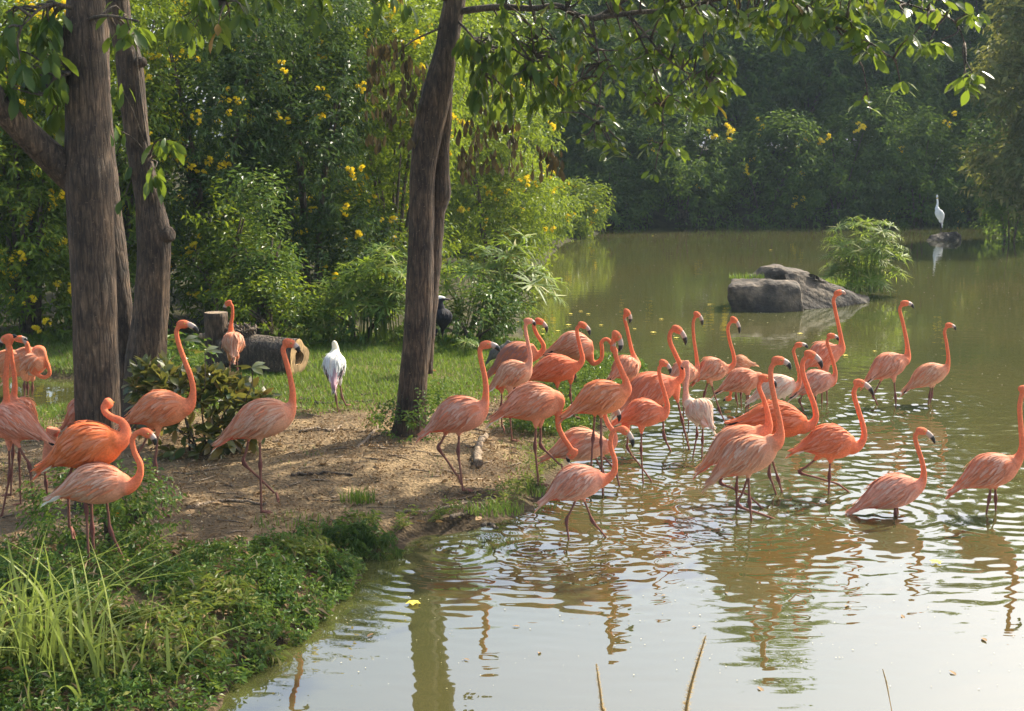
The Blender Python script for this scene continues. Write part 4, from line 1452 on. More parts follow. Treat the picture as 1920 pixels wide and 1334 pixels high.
# --- central leaning tree
r = np.random.default_rng(61)
cb = on_land(768, 812)
YT = cb[1]
ct = thing('leaning_tree', 'dark leaning tree trunk in the centre with leafy branch reaching right over the pond', 'tree', cb)
S = Soup()
Pm, Rm = trunk_tube(S, [(764, 846, 118, YT), (766, 828, 82, YT), (768, 806, 66, YT), (771, 760, 57, YT), (776, 700, 54, YT), (785, 600, 52, YT), (790, 430, 47, YT), (793, 320, 48, YT), (806, 235, 54, YT), (819, 175, 54, YT), (836, 100, 42, YT), (845, 40, 41, YT), (853, 0, 40, YT), (872, -120, 36, YT), (900, -300, 26, YT - .3)], 3, ns=64, rows=90, rough=.04)
S.tube(catmull(np.array([at(872, -120, YT), at(850, -330, YT + .2), at(870, -520, YT + .3)]), 8), np.linspace(.08, .03, 8), 10)
S.V = [v - cb for v in S.V]
S.build('trunk', M['bark'], ct)
S = Soup()
trunk_tube(S, [(800, 700, 22, YT + .22), (801, 600, 34, YT + .2), (810, 470, 38, YT + .18), (818, 400, 34, YT + .17), (824, 362, 42, YT + .16), (824, 300, 36, YT + .15), (828, 235, 36, YT + .1), (834, 165, 30, YT + .05)], 4, ns=48, rows=60, rough=.05)
S.V = [v - cb for v in S.V]
S.build('second_stem', M['bark'], ct)
S = Soup()
bp = []
for pts, r0, r1 in [([(858, 22, YT), (935, 14, YT - .2), (1000, 17, YT - .3), (1045, 12, YT - .4), (1075, 26, YT - .5), (1110, 36, YT - .6), (1180, 28, YT - .7), (1260, 20, YT - .8), (1400, -6, YT - .9), (1500, 10, YT - 1), (1560, 42, YT - 1), (1625, 78, YT - 1.1), (1690, 118, YT - 1.1)], .034, .007),
                    ([(1110, 36, YT - .6), (1145, 18, YT - .5), (1185, -8, YT - .4), (1290, -60, YT - .3)], .022, .01),
                    ([(1400, -6, YT - .9), (1560, -30, YT - .8), (1700, 10, YT - .9), (1790, 45, YT - 1), (1815, 100, YT - 1)], .015, .005),
                    ([(1560, 42, YT - 1), (1615, 120, YT - 1), (1635, 190, YT - 1)], .009, .004),
                    ([(1000, 17, YT - .3), (1010, 90, YT - .5), (990, 140, YT - .6)], .014, .005),
                    ([(1180, 28, YT - .7), (1250, 110, YT - .9), (1330, 165, YT - 1)], .013, .005),
                    ([(1110, 36, YT - .6), (1130, 150, YT - .9), (1120, 230, YT - 1)], .012, .004),
                    ([(1180, 28, YT - .7), (1240, 170, YT - .8), (1245, 275, YT - .9)], .011, .004),
                    ([(850, 40, YT), (760, 90, YT - .2), (730, 150, YT - .3)], .012, .004),
                    ([(850, 30, YT), (900, 90, YT - .3), (905, 150, YT - .4)], .014, .005),
                    ([(853, 0, YT), (700, -30, YT - .4), (560, -20, YT - .7), (420, 10, YT - .9)], .03, .008)]:
    P = catmull(np.array([at(*p) for p in pts]), 8 * len(pts))
    P = P + np.cumsum(r.normal(0, .006, P.shape), 0) * np.linspace(0, 1, len(P))[:, None]
    S.tube(P - cb, np.linspace(r0, r1, len(P)), 7)
    bp.append(P)
S.build('branch', M['twig'], ct)
bp = np.vstack(bp)
spec = scatter_whorls(r, [
    (1590, 20, 1830, 190, YT - 1.3, YT - .9, 17, 6, .155, .7),
    (1470, 0, 1700, 90, YT - 1.2, YT - .8, 14, 6, .15, .8),
    (1270, 80, 1385, 190, YT - 1.2, YT - .8, 12, 6, .15, .8),
    (1200, 90, 1300, 250, YT - 1.1, YT - .7, 12, 6, .13, .9),
    (1075, 220, 1160, 285, YT - 1.2, YT - .9, 7, 6, .13, .4),
    (1215, 255, 1275, 320, YT - 1.1, YT - .8, 4, 5, .12, .9),
    (975, 95, 1080, 190, YT - .8, YT - .4, 10, 6, .17, 1.6),
    (870, 50, 950, 190, YT - .7, YT - .2, 12, 6, .17, 1.6)])
r.shuffle(spec)
spec = [(a, b, c, int(d), e, f) for a, b, c, d, e, f in spec]
spec2 = scatter_whorls(r, [
    (1230, -40, 1600, 60, YT - 1.3, YT - .5, 60, 6, .15, .8),
    (900, -60, 1300, 55, YT - 1.0, YT - .2, 44, 6, .14, 1.0),
    (1040, 50, 1370, 215, YT - 1.0, YT - .3, 54, 6, .12, 1.0),
    (930, 60, 1100, 200, YT - .8, YT - .2, 26, 6, .14, 1.4),
    (870, 60, 960, 210, YT - .6, YT + .2, 22, 6, .16, 2.0),
    (340, -60, 500, 60, YT - 1.4, YT - .6, 16, 6, .17, 1.6),
    (500, -70, 760, 20, YT - 1.2, YT - .4, 18, 6, .16, 1.5),
    (1590, -60, 1800, 30, YT - 1.3, YT - .5, 14, 6, .15, .8)])
tw, bulk = Soup(), Soup()
bp0 = bp[::3]
whorls(ct, cb, spec, LEAF_TREE, r, tw, bp0, 300, bulk)
whorls(ct, cb, spec2, LEAF_TREE, r, tw, bp0, 0, bulk)
tag(tw.build('twig', M['twig'], ct), kind='stuff')
o = bulk.build('foliage', M['tree_leaf'], ct)
o['kind'] = 'stuff'
# dark withered leaves hanging left and right of the trunk
dry = Soup()
whorls(ct, cb, scatter_whorls(r, [(690, 60, 790, 260, YT - .4, YT + .2, 44, 5, .105, 3.5), (860, 190, 970, 310, YT - .3, YT + .2, 30, 5, .10, 3.5), (1005, 260, 1045, 310, YT - .4, YT - .2, 9, 5, .10, 3.5)]), LEAF_DRY, r, Soup(), None, 0, dry)
o = dry.build('withered_leaves', M['dark_dry_leaf'], ct)
o['kind'] = 'stuff'
high_crown(ct, cb, [((.9, 13.0, 6.6), (1.5, 1.5, .8)), ((-.8, 13.2, 7.2), (1.4, 1.5, .8)), ((2.4, 12.4, 6.2), (1.3, 1.4, .6)), ((.3, 14.5, 7.6), (1.4, 1.4, .9)), ((2.2, 15.6, 6.2), (1.3, 1.3, .6)), ((3.6, 14.8, 6.0), (1.2, 1.2, .6)), ((1.0, 16.6, 6.6), (1.2, 1.2, .6))], 1500, r)

# --- left group: thick trunk with a limb, and a forked pair behind it
r = np.random.default_rng(62)
lb = on_land(186, 952)
YL = lb[1]
lt = thing('thick_tree', 'thick straight tree trunk at left with a limb forking to the left', 'tree', lb)
S = Soup()
trunk_tube(S, [(188, 992, 150, YL), (188, 965, 112, YL), (187, 930, 92, YL), (184, 860, 86, YL), (183, 760, 83, YL), (178, 600, 82, YL), (172, 450, 82, YL), (167, 340, 90, YL), (165, 280, 83, YL), (163, 150, 74, YL), (156, 75, 78, YL), (158, 40, 68, YL), (158, 0, 63, YL), (156, -150, 58, YL), (150, -380, 46, YL)], 7, ns=72, rows=90, rough=.035)
S.V = [v - lb for v in S.V]
S.build('trunk', M['bark'], lt)
S = Soup()
Pl, _ = trunk_tube(S, [(165, 365, 52, YL), (128, 325, 58, YL), (75, 275, 54, YL - .1), (30, 230, 50, YL - .2), (-15, 180, 48, YL - .3), (-90, 80, 42, YL - .4), (-160, -60, 32, YL - .5)], 8, ns=18, rows=20, rough=.06)
S.V = [v - lb for v in S.V]
S.build('limb', M['bark'], lt)
tw, bulk = Soup(), Soup()
S = Soup()
bq = []
for pts in ([(158, 20, YL), (90, 10, YL - .3), (40, 50, YL - .5)], [(158, 40, YL), (200, 30, YL - .3), (260, 40, YL - .4)], [(150, 130, YL), (100, 150, YL - .3), (90, 180, YL - .3)]):
    P = catmull(np.array([at(*p) for p in pts]), 12)
    S.tube(P - lb, np.linspace(.02, .006, 12), 6)
    bq.append(P)
S.build('branch', M['twig'], lt)
whorls(lt, lb, scatter_whorls(r, [(0, 40, 120, 170, YL - .5, YL + .1, 18, 6, .17, 1.6), (75, 150, 135, 230, YL + .1, YL + .4, 5, 6, .19, 2.2), (-20, 20, 120, 70, YL - .4, YL, 9, 6, .16, 1.2), (205, 20, 280, 60, YL - .4, YL, 4, 5, .15, .9)]), LEAF_TREE, r, tw, np.vstack(bq), 240, bulk)
tag(tw.build('twig', M['twig'], lt), kind='stuff')
if bulk.V:
    o = bulk.build('foliage', M['tree_leaf'], lt)
    o['kind'] = 'stuff'
high_crown(lt, lb, [((-3.9, 11.0, 6.4), (1.3, 1.3, .7)), ((-2.6, 12.0, 6.9), (1.3, 1.3, .7)), ((-5.4, 11.6, 6.2), (1.3, 1.3, .7))], 620, r)

r = np.random.default_rng(63)
fb = on_land(262, 800)
YF = fb[1]
ft = thing('forked_tree', 'forked tree behind the thick left trunk with a knobby sawn limb stub', 'tree', fb)
S = Soup()
trunk_tube(S, [(266, 842, 130, YF), (268, 815, 98, YF), (270, 780, 80, YF), (272, 700, 78, YF), (281, 600, 68, YF), (289, 500, 62, YF), (288, 440, 62, YF), (280, 380, 52, YF), (263, 300, 45, YF), (250, 200, 46, YF), (243, 120, 48, YF), (228, 60, 41, YF), (221, 0, 42, YF), (205, -200, 36, YF), (200, -420, 26, YF)], 9, ns=60, rows=80, rough=.06)
S.V = [v - fb for v in S.V]
S.build('trunk', M['bark'], ft)
S = Soup()
trunk_tube(S, [(250, 800, 70, YF + .1), (236, 690, 52, YF + .15), (226, 600, 50, YF + .2), (213, 470, 48, YF + .25), (200, 360, 46, YF + .3), (190, 250, 42, YF + .35), (185, 100, 40, YF + .4), (180, -200, 34, YF + .4)], 10, ns=48, rows=70, rough=.06)
S.V = [v - fb for v in S.V]
S.build('second_stem', M['bark'], ft)
S = Soup()
trunk_tube(S, [(292, 446, 40, YF), (308, 441, 31, YF - .05), (319, 439, 29, YF - .08), (322, 438, 20, YF - .09)], 11, ns=16, rows=12, rough=.08)
S.V = [v - fb for v in S.V]
S.build('limb_stub', M['bark'], ft)
S = Soup()
trunk_tube(S, [(258, 116, 22, YF), (266, 117, 20, YF - .12), (268, 117, 17, YF - .14)], 12, ns=14, rows=8, rough=.05)
S.V = [v - fb for v in S.V]
S.build('limb_stub', M['bark'], ft)
tw, bulk = Soup(), Soup()
whorls(ft, fb, [(300, 268, YF - .3, 6, .2, 1.2), (318, 262, YF - .35, 5, .2, .9), (285, 330, YF - .2, 5, .19, 2.0), (290, 318, YF - .2, 5, .19, 2.2), (240, 300, YF - .1, 4, .17, 2), (232, 370, YF - .1, 5, .17, 2.4), (225, 160, YF - .3, 5, .17, 2), (215, 240, YF - .3, 4, .17, 2), (255, 52, YF - .4, 5, .2, .6)], LEAF_TREE, r, tw, at(280, 300, YF)[None], 60, bulk)
tag(tw.build('twig', M['twig'], ft), kind='stuff')
high_crown(ft, fb, [((-4.4, 14.4, 7.0), (1.4, 1.4, .7)), ((-3.0, 14.8, 7.4), (1.3, 1.3, .7))], 420, r)

# --- broad leaved bush between the walking flamingos
r = np.random.default_rng(64)
c0 = on_land(385, 846)
cr = thing('broadleaf_bush', 'broad leaved bush with yellowing top leaves beside the left trunks', 'shrub', c0)
lumps = [((-.08, 0, .34), (.40, .34, .28)), ((.22, .05, .38), (.32, .30, .24)), ((-.35, .1, .42), (.30, .3, .28)), ((.02, .1, .50), (.34, .3, .18)), ((.42, 0, .30), (.24, .25, .22)), ((-.5, .2, .50), (.22, .25, .30)), ((0, -.1, .2), (.48, .33, .22))]
P, D = lump_points(lumps, 540, r, .5, .5)
bulk = Soup()
tw = Soup()
cnt = 0
for p, d in zip(P, D):
    for q in range(5):
        dd = unit(d * .5 + r.normal(size=3) * .7 + np.array((0, 0, .15)))
        mt = leaf_matrix(p, dd, r.normal(0, .5), .155 * r.uniform(.6, 1.2))
        if cnt < 290 and d[1] < .3 and r.random() < .5:
            put('leaf', LEAF_CROTON[int(r.integers(4))], cr, mt)
            cnt += 1
        else:
            V, Qv = LEAF_L[int(r.integers(4))]
            bulk.add((np.c_[V, np.ones(len(V))] @ np.array(mt).T)[:, :3], Qv)
o = bulk.build('foliage', M['croton_leaf'], cr)
o['kind'] = 'stuff'
for q in range(14):
    e = P[int(r.integers(len(P)))]
    tw.tube(catmull(np.array([(r.normal(0, .08), r.normal(0, .08), -.05), e * np.array((.5, .5, .6)), e]), 6), np.linspace(.012, .004, 6), 5)
tw.build('stem', M['twig'], cr)
for q, (px, py, rr_) in enumerate([(472, 690, 6), (384, 660, 4), (345, 640, 4)]):
    p = at(px, py, c0[1] - .2) - c0
    tw = Soup().tube(catmull(np.array([(p[0] * .8, p[1], p[2] - .35), (p[0], p[1], p[2] - .15), p]), 6), .005, 5).build('shoot', M['twig'], cr)
    for k_ in range(rr_):
        th = k_ * 1.05
        put('leaf', LEAF_CROTON[k_ % 4], cr, leaf_matrix(p, (math.cos(th), math.sin(th) * .6, .12 + .2 * math.sin(th * 2)), .3, .16))

# ------------------------------------------------------------------ umbrella sedge
def umbel_mesh(seed):
    r = np.random.default_rng(seed)
    V, Qv = [], []
    for b in range(17):
        th = b * 2 * math.pi / 17 + r.normal(0, .12)
        ln = r.uniform(.75, 1.1)
        up_ = r.uniform(.05, .45)
        d = np.array((math.cos(th), math.sin(th), 0))
        sd = np.array((-math.sin(th), math.cos(th), 0))
        k = len(V)
        for u, w in ((0, .020), (.35, .040), (.7, .032), (1, .003)):
            c = d * u * ln + np.array((0, 0, up_ * u - .45 * u * u * r.uniform(.3, 1)))
            V += [c + sd * w, c - sd * w]
        for i in range(3):
            Qv.append((k + 2 * i, k + 2 * i + 1, k + 2 * i + 3, k + 2 * i + 2))
    return mesh_np('umbel', V, np.array(Qv), M['reed'], smooth=False, link=False)


UMB = [umbel_mesh(s) for s in (1, 2, 3, 4)]


def sedge(label, x, y, z, n, hmin, hmax, spread, size, seed, basew=.25, lean=(0, 0)):
    r = np.random.default_rng(seed)
    o = thing('umbrella_sedge', label, 'sedge', (x, y, z), 'umbrella sedge clumps')
    S = Soup()
    for q in range(n):
        th = r.uniform(0, 6.28)
        u = math.sqrt(r.random())
        h = r.uniform(hmin, hmax) * (1 - .45 * u * u)
        b = np.array((math.cos(th) * basew * u, math.sin(th) * basew * u * .7, -.05))
        e = np.array((math.cos(th) * spread * u + lean[0] * r.random(), math.sin(th) * spread * .8 * u + lean[1] * r.random(), h))
        P = catmull(np.array([b, b * .3 + e * .7 * np.array((.5, .5, .75)) + np.array((0, 0, h * .08)), e]), 7)
        S.tube(P, np.linspace(.008, .005, 7), 4, caps=False)
        d = unit(P[-1] - P[-2])
        qn = Vector([float(v) for v in (d * .6 + np.array((0, 0, .5)))]).to_track_quat('Z', 'X')
        m = Matrix.Translation([float(v) for v in e]) @ qn.to_matrix().to_4x4() @ Matrix.Rotation(r.uniform(0, 6.28), 4, 'Z') @ Matrix.Scale(float(size * r.uniform(.7, 1.15)), 4)
        put('umbel', UMB[int(r.integers(4))], o, m)
    S.build('stem', M['reed'], o)
    return o


p = flat(1625, 556)
sedge('rounded umbrella sedge clump growing beside the boulder in the pond', p[0] - .1, p[1] + .1, .12, 105, .25, 1.66, .80, .33, 5, .45)
p = on_land(705, 640)
sedge('umbrella sedge left of the central trunk behind the white stork', p[0], p[1], p[2], 46, .5, 1.55, .65, .36, 6, .4)
p = on_land(895, 640)
sedge('large umbrella sedge leaning over the water right of the central trunk', p[0], p[1], p[2], 62, .6, 1.65, .85, .40, 7, .45, (.6, 0))
p = on_land(600, 640)
sedge('short umbrella sedge behind the hollow log end', p[0], p[1], p[2], 36, .35, .9, .6, .27, 8, .4)
p = on_land(870, 670)
sedge('small sedge tuft in the dark low shrub at the grass edge', p[0], p[1], p[2], 7, .15, .3, .2, .16, 9, .12)

# ------------------------------------------------------------------ rocks
def rock(name, label, pts, seed, size=.045, sub=5):
    """a weathered block: hull of given corner points, bevelled and roughened"""
    import bmesh
    pts = np.asarray(pts, float)
    base = np.array((pts[:, 0].mean(), pts[:, 1].mean(), 0))
    bm = bmesh.new()
    for q in pts:
        bm.verts.new([float(v) for v in q - base])
    res = bmesh.ops.convex_hull(bm, input=bm.verts)
    bmesh.ops.delete(bm, geom=[g for g in res['geom_interior'] if isinstance(g, bmesh.types.BMVert)], context='VERTS')
    bmesh.ops.bevel(bm, geom=list(bm.edges) + list(bm.verts), offset=size, segments=2, affect='EDGES', profile=.6)
    bmesh.ops.triangulate(bm, faces=bm.faces)
    for k_ in range(sub):
        long_ = [e for e in bm.edges if e.calc_length() > .055]
        if not long_:
            break
        bmesh.ops.subdivide_edges(bm, edges=long_, cuts=1)
        bmesh.ops.triangulate(bm, faces=bm.faces)
    co = np.array([v.co[:] for v in bm.verts])
    bm.normal_update()
    nn = np.array([v.normal[:] for v in bm.verts])
    co = co + nn * (.045 * vnoise(co, seed, 1.8) + .022 * vnoise(co, seed + 1, 5) - .012 * np.exp(-(vnoise(co, seed + 2, 1.5) / .10) ** 2))[:, None]
    for v, c in zip(bm.verts, co):
        v.co = c
    me = bpy.data.meshes.new(name)
    bm.to_mesh(me)
    bm.free()
    me.materials.append(M['rock'])
    o = put(name, me)
    o.location = base
    tag(o, label, 'rock')
    return o


Yr = depth_of(1430, 584)
A = lambda px, py, dy=0.0: at(px, py, Yr + dy)
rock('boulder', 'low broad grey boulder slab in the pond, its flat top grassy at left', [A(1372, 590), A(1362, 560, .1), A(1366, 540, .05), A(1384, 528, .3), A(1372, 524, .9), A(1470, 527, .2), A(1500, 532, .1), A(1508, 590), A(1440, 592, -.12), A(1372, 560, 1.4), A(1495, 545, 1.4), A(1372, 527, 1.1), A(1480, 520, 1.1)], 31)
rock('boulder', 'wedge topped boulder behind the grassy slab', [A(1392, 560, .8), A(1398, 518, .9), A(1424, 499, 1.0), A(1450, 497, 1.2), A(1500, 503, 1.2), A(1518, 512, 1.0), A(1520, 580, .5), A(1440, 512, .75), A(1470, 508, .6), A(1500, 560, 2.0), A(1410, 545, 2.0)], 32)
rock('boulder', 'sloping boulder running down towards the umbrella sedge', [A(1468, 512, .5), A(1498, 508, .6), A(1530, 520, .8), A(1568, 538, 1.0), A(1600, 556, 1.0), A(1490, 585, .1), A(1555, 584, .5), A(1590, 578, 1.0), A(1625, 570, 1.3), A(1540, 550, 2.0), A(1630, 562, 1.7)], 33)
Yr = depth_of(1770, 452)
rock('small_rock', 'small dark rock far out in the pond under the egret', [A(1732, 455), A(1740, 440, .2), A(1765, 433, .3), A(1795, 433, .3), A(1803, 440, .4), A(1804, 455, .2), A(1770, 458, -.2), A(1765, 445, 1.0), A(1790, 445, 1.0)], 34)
# grass on the slab
def tuft(name, label, x, y, z, n, h, spread, w, mat, seed, cat='grass', group=None, kind=None):
    r = np.random.default_rng(seed)
    V, Qv = [], []
    for q in range(n):
        th = r.uniform(0, 6.28)
        u = math.sqrt(r.random())
        b = np.array((math.cos(th) * spread[0] * u, math.sin(th) * spread[1] * u, 0))
        th2 = r.uniform(0, 6.28)
        ln = h * r.uniform(.5, 1.2)
        le = r.uniform(.15, .7)
        d = np.array((math.cos(th2), math.sin(th2), 0))
        sd = np.array((-math.sin(th2), math.cos(th2), 0)) * w * r.uniform(.7, 1.3)
        k = len(V)
        for uu, ww in ((0, 1), (.5, .8), (1, .05)):
            c = b + d * le * ln * uu ** 2 + np.array((0, 0, ln * uu * (1 - .25 * le * uu)))
            V += [c + sd * ww, c - sd * ww]
        Qv += [(k, k + 1, k + 3, k + 2), (k + 2, k + 3, k + 5, k + 4)]
    o = mesh_np(name, V, np.array(Qv), M[mat], smooth=False)
    o.location = (x, y, z)
    return tag(o, label, cat, group, kind)


p = at(1400, 527, depth_of(1430, 584) + .6)
tuft('grass_tuft', 'grass growing on the flat top of the boulder slab', p[0], p[1], p[2] + .05, 150, .12, (.33, .22), .005, 'grass', 51)
p = at(1545, 535, depth_of(1430, 584) + 1.4)
tuft('grass_tuft', 'dry grass on the sloping boulder beside the sedge', p[0], p[1], p[2] - .0, 260, .17, (.42, .35), .005, 'reed', 52)
for q, (px, py, n, h, sp, lab) in enumerate([(672, 942, 120, .13, .14, 'isolated grass tuft on the bare dirt below the central trunk'), (925, 962, 170, .11, .24, 'grass tuft on the bank edge beside the nearest wading flamingo'), (990, 925, 160, .09, .25, 'green patch under the nearest wading flamingo tail'), (560, 980, 150, .07, .35, 'thin grass behind the dark bank shrub')]):
    p = on_land(px, py)
    tuft('grass_tuft', lab, p[0], p[1], p[2], n, h, (sp, sp * .7), .004, 'grass', 60 + q)

# ------------------------------------------------------------------ hollow log and stump
def log_end():
    c1 = on_land(560, 702) + np.array((0, 0, .21))
    c0_ = on_land(400, 694) + np.array((0, .25, .24))
    o = thing('hollow_log', 'hollow cut log lying on the grass, pale sawn end to the right', 'log', (c1 + c0_) / 2 * np.array((1, 1, 0)))
    b = np.array(o.location)
    n, ns = 26, 26
    u = np.linspace(0, 1, n)[:, None]
    P = c0_ + (c1 - c0_) * u
    a = np.linspace(0, 2 * np.pi, ns, endpoint=False)
    rr_ = np.random.default_rng(9)
    prof = 1 + .10 * np.sin(3 * a + .4) + .06 * np.sin(5 * a + 2)
    jit = prof[None] * (1 + .03 * rr_.normal(size=(n, ns)).cumsum(0) / 3)
    jit[-1] = jit[-2] = prof * 1.0
    V1, Q1, _ = tube(P, .215, ns, caps=False, jitter=jit)
    mesh_np('bark', V1 - b, Q1, M['log_bark'], parent=o)
    V2, Q2, _ = tube(P[10:], .115, ns, caps=False, jitter=prof[None] * np.ones((n - 10, 1)) * .85)
    mesh_np('hollow', np.vstack([V2, P[10]]) - b, [Q2, np.stack([np.full(ns, len(V2)), np.arange(ns), (np.arange(ns) + 1) % ns], -1)], M['cut_wood'], parent=o)
    ring_o, ring_i = V1.reshape(n, ns, 3)[-1], V2.reshape(n - 10, ns, 3)[-1]
    ax_ = unit(c1 - c0_)
    Vr = np.vstack([ring_o + ax_ * .01, ring_i + ax_ * .012])
    j = np.arange(ns)
    k_ = (j + 1) % ns
    mesh_np('sawn_face', Vr - b, np.stack([j, k_, ns + k_, ns + j], -1), M['cut_wood'], parent=o, smooth=False)
    # torn bark and fibres on the back of the log
    S = Soup()
    for q in range(46):
        c = c0_ + (c1 - c0_) * rr_.uniform(.12, .48) + np.array((0, rr_.normal(0, .08), .26 + rr_.uniform(-.03, .06)))
        d = unit(rr_.normal(size=3) + np.array((.6, 0, .1)))
        ln = rr_.uniform(.06, .22)
        S.tube(catmull(np.array([c - d * ln / 2, c + rr_.normal(0, .012, 3), c + d * ln / 2]), 4) - b, np.array([.004, .018, .014, .003]) * rr_.uniform(.5, 1.6), 5)
    S.build('torn_bark', M['twig'], o)
    return o


log_end()
p = on_land(405, 692)
S = Soup()
rr_ = np.random.default_rng(4)
n_, ns_ = 14, 20
trunk = np.linspace(-.05, .70, n_)[:, None] * np.array((0, 0, 1.0)) + np.array((0, .1, 0))
V, Qd, T = tube(trunk, .145, ns_, jitter=1 + .05 * rr_.normal(size=(n_, ns_)).cumsum(0) * .2)
st = thing('stump', 'upright sawn stump post left of the hollow log', 'stump', p)
mesh_np('trunk', V, [Qd, T], M['bark'], parent=st)
a = np.linspace(0, 2 * np.pi, ns_, endpoint=False)
V = np.vstack([np.stack([.142 * np.cos(a), .1 + .142 * np.sin(a), np.full(ns_, .703)], -1), [(0, .1, .707)]])
mesh_np('sawn_top', V, np.stack([np.full(ns_, ns_), np.arange(ns_), (np.arange(ns_) + 1) % ns_], -1), M['pale_wood'], parent=st)

# ------------------------------------------------------------------ fallen branches and leaves on the ground
FB = [
    ([(668, 842), (690, 825), (708, 804)], .016, 'pale straight stick leaning on the mound left of the central trunk', 'pale_wood'),
    ([(897, 876), (894, 850), (903, 832), (912, 820)], .034, 'short thick broken branch on the dirt behind the pacing flamingo', 'pale_wood'),
    ([(873, 802), (915, 810), (950, 806), (1000, 800), (1035, 803)], .012, 'long thin branch behind the short thick one', 'pale_wood'),
    ([(552, 752), (600, 748), (660, 743), (708, 740), (722, 752), (712, 766)], .010, 'long bent twig behind the white stork', 'twig'),
    ([(590, 758), (640, 756), (700, 754)], .010, 'straight stick at the white stork feet', 'twig'),
    ([(352, 955), (400, 944), (450, 942), (500, 948)], .012, 'curved stick on the dirt in front of the striding flamingo', 'pale_wood'),
    ([(745, 962), (800, 960), (850, 950), (880, 942)], .011, 'curved root like branch near the water edge', 'pale_wood'),
    ([(845, 974), (870, 966), (892, 960)], .014, 'short branch half in the bank beside the grass tuft', 'twig'),
    ([(545, 893), (600, 890), (660, 892)], .012, 'dark stick lying across the shaded dirt', 'twig'),
    ([(905, 988), (918, 984), (930, 994)], .012, 'forked twig at the muddy water edge', 'twig'),
    ([(560, 812), (600, 806), (622, 810), (640, 800)], .012, 'forked pale twig on the sunlit dirt', 'pale_wood'),
    ([(374, 632), (400, 627), (432, 628)], .03, 'pale split wood lying by the stump', 'pale_wood'),
]
for pts, rad, lab, mt in FB:
    if pts[0][1] < 640:
        P = np.array([at(x, y, 18.0) for x, y in pts])
    else:
        P = np.array([on_land(x, y) + np.array((0, 0, rad * .7)) for x, y in pts])
    rs = np.random.default_rng(int(pts[0][0]))
    Pc = catmull(P, 16)
    Pc = Pc + rs.normal(0, .006, Pc.shape)
    V, Qd, T = tube(Pc - P[0], np.linspace(1, .6, 16) * rad * 1.35, 8, jitter=1 + .12 * rs.normal(size=(16, 8)))
    o = mesh_np('fallen_branch', V, [Qd, T], M[mt])
    o.location = P[0]
    tag(o, lab, 'branch', 'fallen branches on the bank')

r = np.random.default_rng(77)
for q in range(110):
    px, py = (r.uniform(330, 1000), r.uniform(770, 985)) if q < 90 else (r.uniform(20, 330), r.uniform(900, 1090))
    p = on_land(px, py)
    if p[2] < .05:
        continue
    o = put('fallen_leaf', LEAF_FALLEN[int(r.integers(4))], None, leaf_matrix(p + np.array((0, 0, .012)), (r.normal(), r.normal(), r.normal(0, .12)), r.normal(0, .5), r.uniform(.07, .14)))
    tag(o, 'dry brown leaf lying on the bare bank', 'leaf', 'dry leaves on the bank')
p = at(217, 945, 10.0)
o = put('withered_leaf', mesh_np('withered_leaf', LEAF_L[1][0], LEAF_L[1][1], M['orange_leaf'], link=False), None, leaf_matrix(p, (.05, .0, -1), 1.2, .19))
tag(o, 'single orange leaf hanging upright in the small shrub at the thick trunk', 'leaf')

# leaf litter, twigs and crumbs too small to pick apart
def scatter_on_land(n, x0, x1, y0, y1, r, mask):
    X, Y = r.uniform(x0, x1, n), r.uniform(y0, y1, n)
    Z = land(X, Y)
    k_ = (Z > .045) & (r.random(n) < mask(X, Y))
    return np.stack([X, Y, Z], -1)[k_]


r = np.random.default_rng(78)
P = scatter_on_land(20000, -6, 1.6, 8.5, 16, r, lambda X, Y: .25 + .75 * (1 - green(X, Y)) * np.clip(.5 + vnoise(np.stack([X, Y], -1), 12, 1.3), .1, 1))
V, T = sprig_leaves(P + np.array((0, 0, .008)), np.c_[r.normal(0, 1, (len(P), 2)), np.full(len(P), .25)], 2, .045, .014, .03, .15, r)
V[:, 2] = np.maximum(V[:, 2], np.repeat(P[:, 2], 8) + .002)
o = mesh_np('leaf_litter', V, T, M['dry_leaf'], smooth=False)
tag(o, 'dry leaf litter scattered over the bare dirt', 'leaf litter', kind='stuff')
# lawn
P = scatter_on_land(230000, -7.5, 2.2, 10.5, 20.5, r, green)
m = len(P)
th = r.uniform(0, 6.28, m)
hh = r.uniform(.02, .060, m) * (.6 + .6 * sstep(P[:, 1], 12, 16))
dv = np.stack([np.cos(th), np.sin(th), np.zeros(m)], -1)
sd = np.stack([-np.sin(th), np.cos(th), np.zeros(m)], -1) * (.0038 * r.uniform(.7, 1.4, m))[:, None] * 1.3
tip = P + dv * (hh * r.uniform(.2, .9, m))[:, None] + np.array((0, 0, 1.0)) * hh[:, None]
V = np.stack([P + sd, P - sd, tip], 1).reshape(-1, 3)
o = mesh_np('grass', V, np.arange(m * 3).reshape(-1, 3), M['grass'], smooth=False)
tag(o, 'short green lawn at the back of the bank', 'grass', kind='stuff')

# ground cover on the near bank: small leaved creeping plants
def cover_zone(X, Y):
    d = sdf(X, Y, POLY)
    t_ = np.stack([X, Y], -1)
    n = vnoise(t_, 14, .9)
    near = sstep(8.95 + .30 * n + 1.35 * np.clip(X + 2.45, 0, .85) - Y, 0, .6)
    rim = sstep(.50 - d, 0, .3) * sstep(11.0 - Y, 0, .4) * sstep(X, -2.8, -2.4)
    return np.maximum(near, rim * (X < -1.05))


